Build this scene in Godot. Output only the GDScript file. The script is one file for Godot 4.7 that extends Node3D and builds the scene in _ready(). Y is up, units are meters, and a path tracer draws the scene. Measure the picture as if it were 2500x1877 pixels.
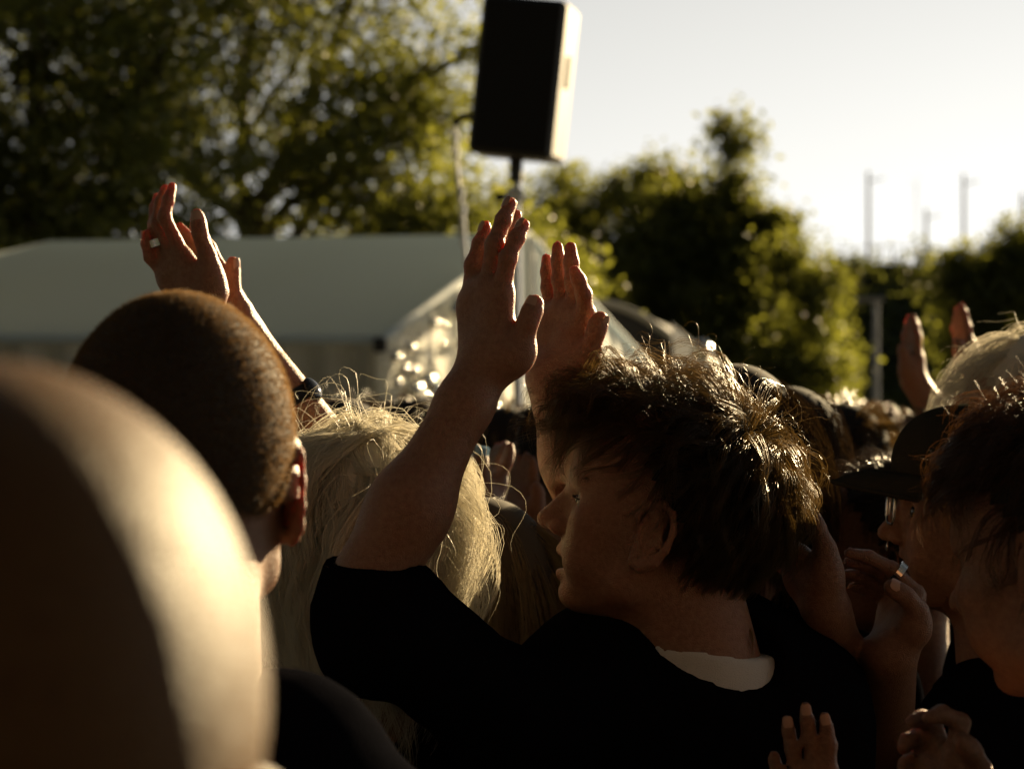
extends Node3D
# A dense crowd clapping at an open-air concert, low evening sun from ahead right.

const FOCAL := 6393.0            # focal length in pixels of the 2500 px wide photograph
const EYE := Vector3(0, 1.70, 0)
const PITCH := 0.01745
const SUN_AZIMUTH := 31.0        # degrees right of straight ahead
const SUN_HEIGHT := 15.5

var jobs: Array = []
var used_names := {}

# ---------------------------------------------------------------- camera geometry
func at(px: float, py: float, d: float) -> Vector3:
	return EYE + Vector3((px - 1250.0) / FOCAL * d, -(py - 938.5) / FOCAL * d, -d).rotated(Vector3.RIGHT, PITCH)


# ---------------------------------------------------------------- signed distance shapes, meshed as surface nets
class Sdf:
	var kind := PackedInt32Array()
	var A := PackedVector3Array()
	var B := PackedVector3Array()
	var ra := PackedFloat32Array()
	var rb := PackedFloat32Array()
	var K := PackedFloat32Array()
	var grp := PackedInt32Array()
	var nrm := PackedVector3Array()      # squash axis of a capsule
	var sq := PackedFloat32Array()       # how much thinner along it
	var bas: Array[Basis] = []
	var inv: Array[Basis] = []
	var gk := PackedFloat32Array()       # blend of each group with what came before
	var cuts: Array = []                 # planes [normal, offset]: keeps n.p < offset
	var n_add := 0
	var sub := PackedInt32Array()        # 1 where the shape is taken away
	var xf := Transform3D()
	var sc := 1.0
	var noise: FastNoiseLite
	var noise_amp := 0.0
	var lo := Vector3(1e9, 1e9, 1e9)
	var hi := Vector3(-1e9, -1e9, -1e9)

	func group(k: float) -> void:
		gk.append(k)

	func grow(p: Vector3, r: float) -> void:
		lo = lo.min(p - Vector3(r, r, r))
		hi = hi.max(p + Vector3(r, r, r))

	func cap(a: Vector3, b: Vector3, r1: float, r2: float, k := 0.01, squash := 1.0, axis := Vector3.UP, less := 0) -> void:
		if gk.is_empty():
			gk.append(0.0)
		a = xf * a
		b = xf * b
		kind.append(0); A.append(a); B.append(b); ra.append(r1 * sc); rb.append(r2 * sc); K.append(maxf(k * sc, 1e-5))
		grp.append(gk.size() - 1); nrm.append((xf.basis * axis).normalized()); sq.append(squash); bas.append(Basis()); inv.append(Basis()); sub.append(less)
		if not less:
			grow(a, r1 * sc); grow(b, r2 * sc)

	func ball(c: Vector3, r: Vector3, k := 0.01, turn := Basis(), less := 0) -> void:
		if gk.is_empty():
			gk.append(0.0)
		var m: Basis = xf.basis.orthonormalized() * turn
		m = Basis(m.x * r.x * sc, m.y * r.y * sc, m.z * r.z * sc)
		var cc := xf * c
		kind.append(1); A.append(cc); B.append(cc); var mr := minf(r.x, minf(r.y, r.z)) * sc
		ra.append(mr); rb.append(maxf(r.x, maxf(r.y, r.z)) * sc); K.append(maxf(k * sc, 1e-5))
		grp.append(gk.size() - 1); nrm.append(Vector3.UP); sq.append(1.0)
		var iv := m.inverse()
		bas.append(iv); inv.append(iv.transposed()); sub.append(less)
		if not less:
			grow(cc, rb[-1])

	func cut(point: Vector3, normal: Vector3) -> void:
		var n := (xf.basis * normal).normalized()
		cuts.append([n, n.dot(xf * point)])

	func one(i: int, p: Vector3) -> float:
		if kind[i] == 0:
			var a := A[i]
			var ba := B[i] - a
			var v := p - a
			var l := ba.length_squared()
			var h := 0.0
			if l > 1e-10:
				h = clampf(v.dot(ba) / l, 0.0, 1.0)
			v -= ba * h
			if sq[i] != 1.0:
				v += nrm[i] * (v.dot(nrm[i]) * (sq[i] - 1.0))
			return v.length() - lerpf(ra[i], rb[i], h)
		var q: Vector3 = bas[i] * (p - A[i])
		var k0 := q.length()
		if k0 < 1e-4:
			return -ra[i]
		var k1: float = (inv[i] * q).length()
		return k0 * (k0 - 1.0) / k1

	func eval(p: Vector3, list: PackedInt32Array) -> float:
		var d := 1e9
		var gd := 1e9
		var g := -1
		var take := -1e9
		for i in list:
			var di := 0.0
			if kind[i] == 0:
				var a := A[i]
				var ba := B[i] - a
				var v := p - a
				var l := ba.length_squared()
				var hh := 0.0
				if l > 1e-10:
					hh = clampf(v.dot(ba) / l, 0.0, 1.0)
				v -= ba * hh
				if sq[i] != 1.0:
					v += nrm[i] * (v.dot(nrm[i]) * (sq[i] - 1.0))
				di = v.length() - lerpf(ra[i], rb[i], hh)
			else:
				var q: Vector3 = bas[i] * (p - A[i])
				var k0 := q.length()
				di = -ra[i] if k0 < 1e-4 else k0 * (k0 - 1.0) / (inv[i] * q).length()
			if sub[i]:
				var kk := K[i]
				take = maxf(take, -di) if take > -1e8 else -di
				gkk = kk
				continue
			if grp[i] != g:
				if g >= 0:
					d = smin(d, gd, gk[g])
				g = grp[i]
				gd = 1e9
			var k := K[i]
			var h := k - absf(gd - di)
			gd = minf(gd, di)
			if h > 0.0:
				gd -= h * h / k * 0.25
		if g >= 0:
			d = smin(d, gd, gk[g])
		if take > -1e8:
			d = -smin(-d, -take, gkk)
		for c in cuts:
			d = maxf(d, p.dot(c[0]) - c[1])
		if noise:
			d += noise.get_noise_3dv(p) * noise_amp
		return d
	var gkk := 0.003

	func smin(a: float, b: float, k: float) -> float:
		var h := k - absf(a - b)
		return minf(a, b) - (h * h / k * 0.25 if h > 0.0 and k > 0.0 else 0.0)

	var verts := PackedVector3Array()
	var ids := {}
	var edges := PackedInt32Array()
	var key := PackedInt64Array()
	var field := PackedFloat32Array()
	var org0 := Vector3.ZERO
	var cel := 0.01
	var kmax := 0.0
	var has_sub := false
	const N := 4
	const SX := 8192

	# octree: keeps, on the way down, only the shapes that matter in each cube
	func descend(bx: int, by: int, bz: int, n: int, list: PackedInt32Array) -> void:
		var L := cel * N * n
		var c := org0 + (Vector3(bx, by, bz) * N * cel) + Vector3.ONE * L * 0.5
		var R := L * 0.866
		var best := 1e9
		var dist := PackedFloat32Array()
		dist.resize(list.size())
		var w := 0
		for i in list:
			var di := one(i, c)
			dist[w] = di
			w += 1
			if di < best and not sub[i]:
				best = di
		if best > R * 1.3 + kmax:
			return
		if best < -R * 1.8 - 0.004 and not has_sub and cuts.is_empty():
			return
		var keep := PackedInt32Array()
		w = 0
		for i in list:
			if sub[i]:
				if dist[w] < R * 1.5 + K[i]: keep.append(i)
			elif dist[w] < best + R * 2.3 + kmax:
				keep.append(i)
			w += 1
		if n > 1:
			var h := n / 2
			for z in 2:
				for y in 2:
					for x in 2:
						descend(bx + x * h, by + y * h, bz + z * h, h, keep)
			return
		leaf(bx, by, bz, keep)

	func leaf(bx: int, by: int, bz: int, list: PackedInt32Array) -> void:
		const M := N + 1
		var cell := cel
		var org := org0 + Vector3(bx, by, bz) * N * cell
		var d0 := eval(org + Vector3.ONE * cell * N * 0.5, list)
		if absf(d0) > cell * N * 0.866 * 1.35 + 0.001 + noise_amp:
			return
		var w := 0
		var any_in := false
		var any_out := false
		for z in M:
			for y in M:
				for x in M:
					var f := eval(org + Vector3(x, y, z) * cell, list)
					field[w] = f
					w += 1
					if f < 0.0: any_in = true
					else: any_out = true
		if not (any_in and any_out):
			return
		for z in N:
			for y in N:
				for x in N:
					var i0 := x + M * (y + M * z)
					var f0 := field[i0]
					var f1 := field[i0 + 1]
					var f2 := field[i0 + M]
					var f3 := field[i0 + M + 1]
					var f4 := field[i0 + M * M]
					var f5 := field[i0 + M * M + 1]
					var f6 := field[i0 + M * M + M]
					var f7 := field[i0 + M * M + M + 1]
					var ins := int(f0 < 0) + int(f1 < 0) + int(f2 < 0) + int(f3 < 0) + int(f4 < 0) + int(f5 < 0) + int(f6 < 0) + int(f7 < 0)
					if ins == 0 or ins == 8:
						continue
					var s := Vector3.ZERO
					var m := 0
					if (f0 < 0) != (f1 < 0): s += Vector3(f0 / (f0 - f1), 0, 0); m += 1
					if (f2 < 0) != (f3 < 0): s += Vector3(f2 / (f2 - f3), 1, 0); m += 1
					if (f4 < 0) != (f5 < 0): s += Vector3(f4 / (f4 - f5), 0, 1); m += 1
					if (f6 < 0) != (f7 < 0): s += Vector3(f6 / (f6 - f7), 1, 1); m += 1
					if (f0 < 0) != (f2 < 0): s += Vector3(0, f0 / (f0 - f2), 0); m += 1
					if (f1 < 0) != (f3 < 0): s += Vector3(1, f1 / (f1 - f3), 0); m += 1
					if (f4 < 0) != (f6 < 0): s += Vector3(0, f4 / (f4 - f6), 1); m += 1
					if (f5 < 0) != (f7 < 0): s += Vector3(1, f5 / (f5 - f7), 1); m += 1
					if (f0 < 0) != (f4 < 0): s += Vector3(0, 0, f0 / (f0 - f4)); m += 1
					if (f1 < 0) != (f5 < 0): s += Vector3(1, 0, f1 / (f1 - f5)); m += 1
					if (f2 < 0) != (f6 < 0): s += Vector3(0, 1, f2 / (f2 - f6)); m += 1
					if (f3 < 0) != (f7 < 0): s += Vector3(1, 1, f3 / (f3 - f7)); m += 1
					var id := (bx * N + x) + SX * ((by * N + y) + SX * (bz * N + z))
					ids[id] = verts.size()
					verts.append(org + (Vector3(x, y, z) + s / m) * cell)
					if (f0 < 0) != (f1 < 0): key.append(id); edges.append(0 if f0 < 0 else 3)
					if (f0 < 0) != (f2 < 0): key.append(id); edges.append(1 if f0 < 0 else 4)
					if (f0 < 0) != (f4 < 0): key.append(id); edges.append(2 if f0 < 0 else 5)

	# -> [vertices, normals, indices]
	func mesh(cell: float) -> Array:
		cel = cell
		org0 = lo - Vector3.ONE * cell * 2.0
		var span := hi - lo + Vector3.ONE * cell * 4.0
		field.resize((N + 1) * (N + 1) * (N + 1))
		for k in K: kmax = maxf(kmax, k)
		for k in gk: kmax = maxf(kmax, k)
		kmax = minf(kmax, 0.02)
		has_sub = sub.has(1)
		var n := 1
		var most := maxf(span.x, maxf(span.y, span.z))
		while n * N * cell < most: n *= 2
		descend(0, 0, 0, n, PackedInt32Array(range(kind.size())))
		var idx := PackedInt32Array()
		var nor := PackedVector3Array()
		nor.resize(verts.size())
		var sy := SX
		var sz := SX * SX
		for e in key.size():
			var id := key[e]
			var ax := edges[e] % 3
			var d1 := sy if ax == 0 else (sz if ax == 1 else 1)
			var d2 := sz if ax == 0 else (1 if ax == 1 else sy)
			if not (ids.has(id - d1) and ids.has(id - d2) and ids.has(id - d1 - d2)):
				continue
			var a: int = ids[id]
			var b: int = ids[id - d1]
			var c: int = ids[id - d1 - d2]
			var d: int = ids[id - d2]
			if edges[e] >= 3:
				var t := b
				b = d
				d = t
			# outward is against the clockwise winding that Godot uses for front faces
			var nn := (verts[c] - verts[a]).cross(verts[d] - verts[b]).normalized() * -1.0
			for v in [a, b, c, d]:
				nor[v] += nn
			idx.append_array(PackedInt32Array([a, c, b, a, d, c]))
		for v in nor.size():
			nor[v] = -nor[v].normalized()
		return [verts, nor, idx]


# ---------------------------------------------------------------- thin tubes: hair, cords, poles
class Tubes:
	var verts := PackedVector3Array()
	var nor := PackedVector3Array()
	var idx := PackedInt32Array()

	func add(pts: PackedVector3Array, r0: float, r1: float, sides := 3) -> void:
		var n := pts.size()
		var base := verts.size()
		var u := Vector3.ZERO
		for i in n:
			var t := (pts[mini(i + 1, n - 1)] - pts[maxi(i - 1, 0)]).normalized()
			if u == Vector3.ZERO:
				u = t.cross(Vector3(0.3, 0.1, 0.9)).normalized()
			else:
				u = (u - t * u.dot(t)).normalized()
			var v := t.cross(u)
			var r := lerpf(r0, r1, float(i) / (n - 1))
			for s in sides:
				var a := TAU * s / sides
				var d := u * cos(a) + v * sin(a)
				verts.append(pts[i] + d * r)
				nor.append(d)
		for i in n - 1:
			for s in sides:
				var a := base + i * sides + s
				var b := base + i * sides + (s + 1) % sides
				idx.append(a); idx.append(a + sides); idx.append(b)
				idx.append(b); idx.append(a + sides); idx.append(b + sides)

	func done() -> Array:
		return [verts, nor, idx]


# ---------------------------------------------------------------- nodes, names, metas
func tag(o: Node3D, label: String, category: String, group := "", kind := "") -> void:
	if label: o.set_meta("label", label)
	if category: o.set_meta("category", category)
	if group: o.set_meta("group", group)
	if kind: o.set_meta("kind", kind)


func numbered(called: String) -> String:
	var n: int = used_names.get(called, 0)
	used_names[called] = n + 1
	return called if n == 0 else "%s_%03d" % [called, n]


func thing(called: String, base: Vector3, label: String, category: String, group := "") -> Node3D:
	var o := Node3D.new()
	o.name = numbered(called)
	add_child(o)
	o.position = base
	tag(o, label, category, group)
	return o


func part(called: String, arrays: Array, m: Material, parent: Node3D) -> MeshInstance3D:
	var o := MeshInstance3D.new()
	o.name = called
	o.material_override = null
	var off: Vector3 = parent.global_position if parent != self else Vector3.ZERO
	var v: PackedVector3Array = arrays[0]
	if off != Vector3.ZERO:
		for i in v.size():
			v[i] -= off
	var a := []
	a.resize(Mesh.ARRAY_MAX)
	a[Mesh.ARRAY_VERTEX] = v
	a[Mesh.ARRAY_NORMAL] = arrays[1]
	a[Mesh.ARRAY_INDEX] = arrays[2]
	if arrays.size() > 3:
		a[Mesh.ARRAY_TEX_UV] = arrays[3]
	var am := ArrayMesh.new()
	am.add_surface_from_arrays(Mesh.PRIMITIVE_TRIANGLES, a)
	am.surface_set_material(0, m)
	o.mesh = am
	parent.add_child(o, true)
	return o


func job(called: String, m: Material, parent: Node3D, work: Callable) -> void:
	jobs.append({"called": called, "m": m, "parent": parent, "work": work, "out": []})


func sdf_job(called: String, s: Sdf, cell: float, m: Material, parent: Node3D) -> void:
	job(called, m, parent, func(): return s.mesh(cell))


func run_job(i: int) -> void:
	var t := Time.get_ticks_msec()
	jobs[i].out = jobs[i].work.call()
	jobs[i].ms = Time.get_ticks_msec() - t


func run_jobs() -> void:
	var id := WorkerThreadPool.add_group_task(run_job, jobs.size(), -1, true)
	WorkerThreadPool.wait_for_group_task_completion(id)
	var tris := 0
	for j in jobs:
		if j.out[0].size() == 0:
			print("EMPTY ", j.called, " of ", j.parent.name)
			continue
		tris += j.out[2].size() / 3
		part(j.called, j.out, j.m, j.parent)
	print("triangles ", tris)
	if false:
		print("cores ", jobs.size())
		for j in jobs:
			if j.ms > 500: print(j.parent.name, " ", j.called, " ", j.ms, " ms ", j.out[2].size() / 3)
	jobs.clear()


# ---------------------------------------------------------------- simple meshes collected into arrays
class Soup:
	var verts := PackedVector3Array()
	var nor := PackedVector3Array()
	var idx := PackedInt32Array()

	func quad(a: Vector3, b: Vector3, c: Vector3, d: Vector3) -> void:
		var n := (b - a).cross(c - a).normalized()
		var o := verts.size()
		for p in [a, b, c, d]:
			verts.append(p)
			nor.append(n)
		idx.append_array(PackedInt32Array([o, o + 2, o + 1, o, o + 3, o + 2]))

	func tri(a: Vector3, b: Vector3, c: Vector3) -> void:
		var n := (b - a).cross(c - a).normalized()
		var o := verts.size()
		for p in [a, b, c]:
			verts.append(p)
			nor.append(n)
		idx.append_array(PackedInt32Array([o, o + 2, o + 1]))

	# a box with chamfered edges: half sizes h about c, axes of basis b
	func box(c: Vector3, h: Vector3, b := Basis(), ch := 0.0) -> void:
		var f := func(x: float, y: float, z: float) -> Vector3: return c + b * Vector3(x, y, z)
		for ax in 3:
			for s in [-1.0, 1.0]:
				var u := (ax + 1) % 3
				var w := (ax + 2) % 3
				var q := []
				for e in [[-1, -1], [1, -1], [1, 1], [-1, 1]]:
					var p := Vector3.ZERO
					p[ax] = h[ax] * s
					p[u] = (h[u] - ch) * e[0] * s
					p[w] = (h[w] - ch) * e[1]
					q.append(f.call(p.x, p.y, p.z))
				quad(q[0], q[1], q[2], q[3])
		if ch > 0.0:
			for ax in 3:
				var u := (ax + 1) % 3
				var w := (ax + 2) % 3
				for su in [-1.0, 1.0]:
					for sw in [-1.0, 1.0]:
						var q := []
						for e in [[-1, 0], [1, 0], [1, 1], [-1, 1]]:
							var p := Vector3.ZERO
							p[ax] = (h[ax] - ch) * e[0] * su * sw
							p[u] = su * (h[u] if e[1] == 0 else h[u] - ch)
							p[w] = sw * (h[w] - ch if e[1] == 0 else h[w])
							q.append(f.call(p.x, p.y, p.z))
						quad(q[0], q[1], q[2], q[3])
			for sx in [-1.0, 1.0]:
				for sy in [-1.0, 1.0]:
					for sz in [-1.0, 1.0]:
						var p: Vector3 = f.call(sx * h.x, sy * (h.y - ch), sz * (h.z - ch))
						var q: Vector3 = f.call(sx * (h.x - ch), sy * h.y, sz * (h.z - ch))
						var r: Vector3 = f.call(sx * (h.x - ch), sy * (h.y - ch), sz * h.z)
						if sx * sy * sz > 0: tri(p, q, r)
						else: tri(p, r, q)

	func done() -> Array:
		return [verts, nor, idx]


func tube(pts: Array, r0: float, r1: float, sides := 12) -> Array:
	var t := Tubes.new()
	t.add(PackedVector3Array(pts), r0, r1, sides)
	return t.done()


# ---------------------------------------------------------------- materials
var M := {}

func lin(r: float, g: float, b: float, a := 1.0) -> Color:
	var c := Color(r, g, b).linear_to_srgb()
	c.a = a
	return c


func mat(called: String, c: Color, rough := 0.6, metal := 0.0) -> StandardMaterial3D:
	var m := StandardMaterial3D.new()
	m.resource_name = called
	m.albedo_color = c
	m.roughness = rough
	m.metallic = metal
	m.cull_mode = BaseMaterial3D.CULL_DISABLED
	M[called] = m
	return m


func noise_tex(freq: float, octaves: int, seed_: int, lo: Color, hi: Color, size := 512) -> NoiseTexture2D:
	var n := FastNoiseLite.new()
	n.noise_type = FastNoiseLite.TYPE_SIMPLEX_SMOOTH
	n.seed = seed_
	n.frequency = freq
	n.fractal_octaves = octaves
	var t := NoiseTexture2D.new()
	t.width = size
	t.height = size
	t.seamless = true
	t.noise = n
	var g := Gradient.new()
	g.set_color(0, lo)
	g.set_color(1, hi)
	t.color_ramp = g
	return t


func skin(called: String, c: Color, rough := 0.48, sss := 0.22) -> void:
	var m := mat(called, c, rough)
	m.subsurf_scatter_enabled = true
	m.subsurf_scatter_strength = sss
	m.albedo_texture = M.skin_tint
	m.heightmap_enabled = true
	m.heightmap_texture = M.skin_bump
	m.heightmap_scale = 0.12
	m.uv1_triplanar = true
	m.uv1_scale = Vector3.ONE * 9.0


func hair_mat(called: String, c: Color, glow: Color, rough := 0.32) -> void:
	var m := mat(called, c, rough)
	m.metallic_specular = 0.45
	m.backlight_enabled = true
	m.backlight = glow


func cloth(called: String, c: Color, rim := 0.0) -> void:
	var m := mat(called, c, 0.95)
	m.specular_mode = BaseMaterial3D.SPECULAR_DISABLED
	m.heightmap_enabled = true
	m.heightmap_texture = M.weave
	m.heightmap_scale = 0.12
	m.uv1_triplanar = true
	m.uv1_scale = Vector3.ONE * 6.0
	if rim > 0.0:
		m.rim_enabled = true
		m.rim = rim
		m.rim_tint = 1.0


func make_materials() -> void:
	M.skin_tint = noise_tex(0.03, 4, 11, Color(0.80, 0.72, 0.70), Color(1, 1, 1))
	M.skin_bump = noise_tex(0.11, 3, 5, Color(0, 0, 0), Color(1, 1, 1))
	M.weave = noise_tex(0.2, 2, 8, Color(0, 0, 0), Color(1, 1, 1))
	skin("skin_fair", lin(0.41, 0.225, 0.135), 0.48, 0.46)
	skin("skin_tan", lin(0.29, 0.16, 0.095))
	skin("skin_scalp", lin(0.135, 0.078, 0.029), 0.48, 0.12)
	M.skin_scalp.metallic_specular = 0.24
	skin("skin_brown", lin(0.20, 0.09, 0.05))
	hair_mat("hair_brown", lin(0.022, 0.014, 0.0075), lin(0.54, 0.41, 0.21), 0.36)
	hair_mat("hair_dark", lin(0.018, 0.011, 0.007), lin(0.20, 0.145, 0.08))
	hair_mat("hair_chestnut", lin(0.05, 0.022, 0.01), lin(0.34, 0.21, 0.09))
	hair_mat("hair_blond", lin(0.85, 0.81, 0.71), lin(1.0, 0.97, 0.88), 0.34)
	hair_mat("hair_straw", lin(0.13, 0.095, 0.045), lin(0.62, 0.48, 0.24), 0.36)
	hair_mat("stubble", lin(0.02, 0.014, 0.009), lin(0.85, 0.60, 0.28), 0.55)
	M.stubble.metallic_specular = 0.3
	hair_mat("arm_hair", lin(0.16, 0.1, 0.05), lin(0.7, 0.5, 0.25), 0.4)
	mat("hair_base", lin(0.012, 0.008, 0.006), 0.9)
	mat("hair_base_straw", lin(0.06, 0.043, 0.022), 0.9)
	mat("hair_base_blond", lin(0.68, 0.64, 0.55), 0.9)
	mat("scalp_dark", lin(0.05, 0.034, 0.022), 0.8)  # one even dark tone under the shaved hair
	cloth("black_cloth", lin(0.006, 0.006, 0.008))
	cloth("navy_cloth", lin(0.008, 0.011, 0.02))
	cloth("grey_cloth", lin(0.055, 0.052, 0.05))
	cloth("olive_cloth", lin(0.03, 0.03, 0.02))
	cloth("white_cloth", lin(0.72, 0.71, 0.68))
	cloth("brown_cloth", lin(0.05, 0.03, 0.02))
	cloth("cap_cloth", lin(0.035, 0.034, 0.027))
	mat("silver", lin(0.75, 0.74, 0.7), 0.25, 1.0)
	mat("black_plastic", lin(0.008, 0.008, 0.009), 0.35)
	mat("watch_glass", lin(0.02, 0.02, 0.022), 0.08)
	mat("nail", lin(0.5, 0.3, 0.22), 0.3)
	mat("eye_white", lin(0.30, 0.26, 0.23), 0.15)
	mat("eye_dark", lin(0.02, 0.015, 0.01), 0.1)
	mat("lip", lin(0.33, 0.13, 0.1), 0.4)
	mat("beads", lin(0.25, 0.45, 0.65), 0.3)


# ---------------------------------------------------------------- heads
# Head space: origin between the ears, +y up, +z where the face looks, +x the person's left.
const SKULL_C := Vector3(0, 0.030, -0.012)
const SKULL_R := Vector3(0.077, 0.094, 0.099)

func head_frame(p: Vector3, yaw: float, tilt: float, roll := 0.0, s := 1.0) -> Transform3D:
	# yaw 0 looks straight away from the camera (-z), 90 to the left of the picture; tilt > 0 looks up
	var f := Vector3(-sin(deg_to_rad(yaw)) * cos(deg_to_rad(tilt)), sin(deg_to_rad(tilt)), -cos(deg_to_rad(yaw)) * cos(deg_to_rad(tilt)))
	var x := Vector3.UP.cross(f).normalized()
	var y := f.cross(x).normalized()
	var b := Basis(x, y, f)
	b = b.rotated(f, deg_to_rad(roll))
	return Transform3D(b.scaled_local(Vector3.ONE * s), p)


func add_head(s: Sdf, t: Transform3D, o := {}) -> void:
	s.xf = t
	s.sc = t.basis.get_scale().x
	s.group(0.02)
	s.ball(SKULL_C, SKULL_R, 0.02)
	s.ball(Vector3(0, -0.026, 0.028), Vector3(0.060, 0.078, 0.054), 0.03)
	s.ball(Vector3(0, 0.052, 0.036), Vector3(0.062, 0.052, 0.054), 0.03)                       # forehead
	for x: float in [-1.0, 1.0]:
		s.cap(Vector3(0.052 * x, -0.035, 0.004), Vector3(0.050 * x, -0.062, 0.016), 0.016, 0.014, 0.02)
		s.cap(Vector3(0.050 * x, -0.064, 0.018), Vector3(0.014 * x, -0.086, 0.056), 0.014, 0.012, 0.02)
		s.ball(Vector3(0.044 * x, -0.014, 0.062), Vector3(0.020, 0.016, 0.020), 0.02)           # cheekbone
		s.ball(Vector3(0.034 * x, -0.046, 0.058), Vector3(0.024, 0.026, 0.024), 0.02)           # cheek
	s.ball(Vector3(0, -0.086, 0.065), Vector3(0.019, 0.0125, 0.0140), 0.014)                      # chin
	s.cap(Vector3(-0.030, 0.026, 0.076), Vector3(0.030, 0.026, 0.076), 0.011, 0.011, 0.016)     # brow
	if o.get("face", true):
		s.cap(Vector3(0, 0.016, 0.0850), Vector3(0, -0.016, 0.1045), 0.0070, 0.0085, 0.007)        # nose
		s.cap(Vector3(0, 0.012, 0.0770), Vector3(0, -0.020, 0.0870), 0.0095, 0.0135, 0.010)
		s.ball(Vector3(0, -0.0215, 0.1055), Vector3(0.0098, 0.0088, 0.0112), 0.006)
		for x: float in [-1.0, 1.0]:
			s.ball(Vector3(0.0125 * x, -0.0255, 0.0925), Vector3(0.0080, 0.0082, 0.0112), 0.005)
		var mo: float = o.get("mouth", 0.006)
		s.ball(Vector3(0, -0.045, 0.070), Vector3(0.027, 0.017, 0.0155), 0.010)
		for x: float in [-1.0, 1.0]:
			s.cap(Vector3(0.017 * x, -0.0515 + mo * 0.2, 0.0735), Vector3(0, -0.0490 + mo * 0.2, 0.0845), 0.0045, 0.0056, 0.005)
			s.cap(Vector3(0.016 * x, -0.0625 - mo * 0.5, 0.0710), Vector3(0, -0.0640 - mo * 0.45, 0.0795), 0.0048, 0.0062, 0.005)
		s.ball(Vector3(0, -0.0570 - mo * 0.2, 0.090), Vector3(0.019, 0.0014 + mo * 0.42, 0.020), 0.002, Basis(), 1)
		for x: float in [-1.0, 1.0]:
			s.ball(Vector3(0.031 * x, 0.006, 0.094), Vector3(0.0165, 0.0085, 0.0165), 0.008, Basis(), 1)
			s.ball(Vector3(0.0055 * x, -0.0330, 0.0985), Vector3(0.0026, 0.0034, 0.005), 0.003, Basis(), 1)
	# neck
	s.group(0.025)
	var nk: Vector3 = o.get("neck", Vector3(0, -0.20, -0.045))
	var nr: float = o.get("neck_r", 0.054)
	s.cap(Vector3(0, -0.055, -0.022), nk, nr, nr * 1.08, 0.02)
	s.cap(Vector3(0, -0.055, -0.055), nk + Vector3(0, 0, -0.02), nr * 0.75, nr * 0.9, 0.03)
	# ears
	for x: float in [-1.0, 1.0]:
		if o.get("ears", true):
			add_ear(s, x, o.get("ear", Vector3(0.0745, -0.006, -0.004)), o.get("flare", 0.42))


func add_ear(s: Sdf, side: float, c: Vector3, flare: float) -> void:
	# the rim as a chain of thin capsules, the dish behind it as a flat ellipsoid
	s.group(0.004)
	var rim := [Vector2(0.010, 0.004), Vector2(0.014, 0.018), Vector2(0.008, 0.030), Vector2(-0.006, 0.034), Vector2(-0.017, 0.026), Vector2(-0.021, 0.010), Vector2(-0.018, -0.008), Vector2(-0.010, -0.022), Vector2(0.002, -0.030), Vector2(0.010, -0.026), Vector2(0.011, -0.014)]
	var P := []
	for q in rim:
		var out: float = (0.012 - q.x) * flare
		P.append(Vector3(side * (c.x + 0.004 + out), c.y + q.y, c.z + q.x))
	for i in P.size() - 1:
		var r := 0.0036 if i < 6 else (0.0042 if i < 7 else 0.0058)
		if i >= 9: r = 0.0045
		s.cap(P[i], P[i + 1], r, r, 0.003)
	var antihelix := [Vector2(0.0, 0.022), Vector2(-0.009, 0.012), Vector2(-0.010, -0.004), Vector2(-0.003, -0.015), Vector2(0.006, -0.014)]
	for i in antihelix.size() - 1:
		var a: Vector2 = antihelix[i]
		var b: Vector2 = antihelix[i + 1]
		s.cap(Vector3(side * (c.x + 0.004 + (0.010 - a.x) * flare), c.y + a.y, c.z + a.x), Vector3(side * (c.x + 0.004 + (0.010 - b.x) * flare), c.y + b.y, c.z + b.x), 0.0032, 0.0032, 0.003)
	var tilt := Basis(Vector3.UP, atan(flare) * side)
	s.ball(Vector3(side * (c.x + 0.003 + 0.012 * flare), c.y + 0.004, c.z - 0.004), Vector3(0.0030, 0.031, 0.0175), 0.003, tilt)
	s.cap(Vector3(side * (c.x + 0.001), c.y - 0.004, c.z + 0.012), Vector3(side * (c.x + 0.005), c.y - 0.007, c.z + 0.009), 0.004, 0.0035, 0.004)   # tragus


func hairline(q: Vector3, low := 0.0) -> bool:
	# q: point of the skull in units of its radii
	var z := q.z
	var y := 0.0
	if z > 0.75: y = 0.50
	elif z > 0.35: y = lerpf(0.20, 0.50, (z - 0.35) / 0.4)
	elif z > 0.10: y = lerpf(-0.20, 0.20, (z - 0.10) / 0.25)
	elif z > -0.25: y = lerpf(-0.42, -0.20, (z + 0.25) / 0.35)
	else: y = lerpf(-0.72, -0.42, clampf((z + 0.9) / 0.65, 0, 1))
	return q.y > y - low


func scalp_arrays(t: Transform3D, grow: float, low := 0.0) -> Array:
	# the part of the skull that hair covers, a little above the skin
	var s := Soup.new()
	var NU := 48
	var NV := 28
	for j in NV:
		for i in NU:
			var q := []
			var ok := true
			for e in [[0, 0], [1, 0], [1, 1], [0, 1]]:
				var th: float = PI * (j + e[1]) / NV
				var ph: float = TAU * (i + e[0]) / NU
				var u := Vector3(sin(th) * cos(ph), cos(th), sin(th) * sin(ph))
				if not hairline(u, low): ok = false
				q.append(u)
			if not ok: continue
			var o := s.verts.size()
			for u in q:
				s.verts.append(t * (SKULL_C + u * (SKULL_R + Vector3.ONE * grow)))
				s.nor.append((t.basis * (u / SKULL_R)).normalized())
			s.idx.append_array(PackedInt32Array([o, o + 2, o + 1, o, o + 3, o + 2]))
	return s.done()


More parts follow.
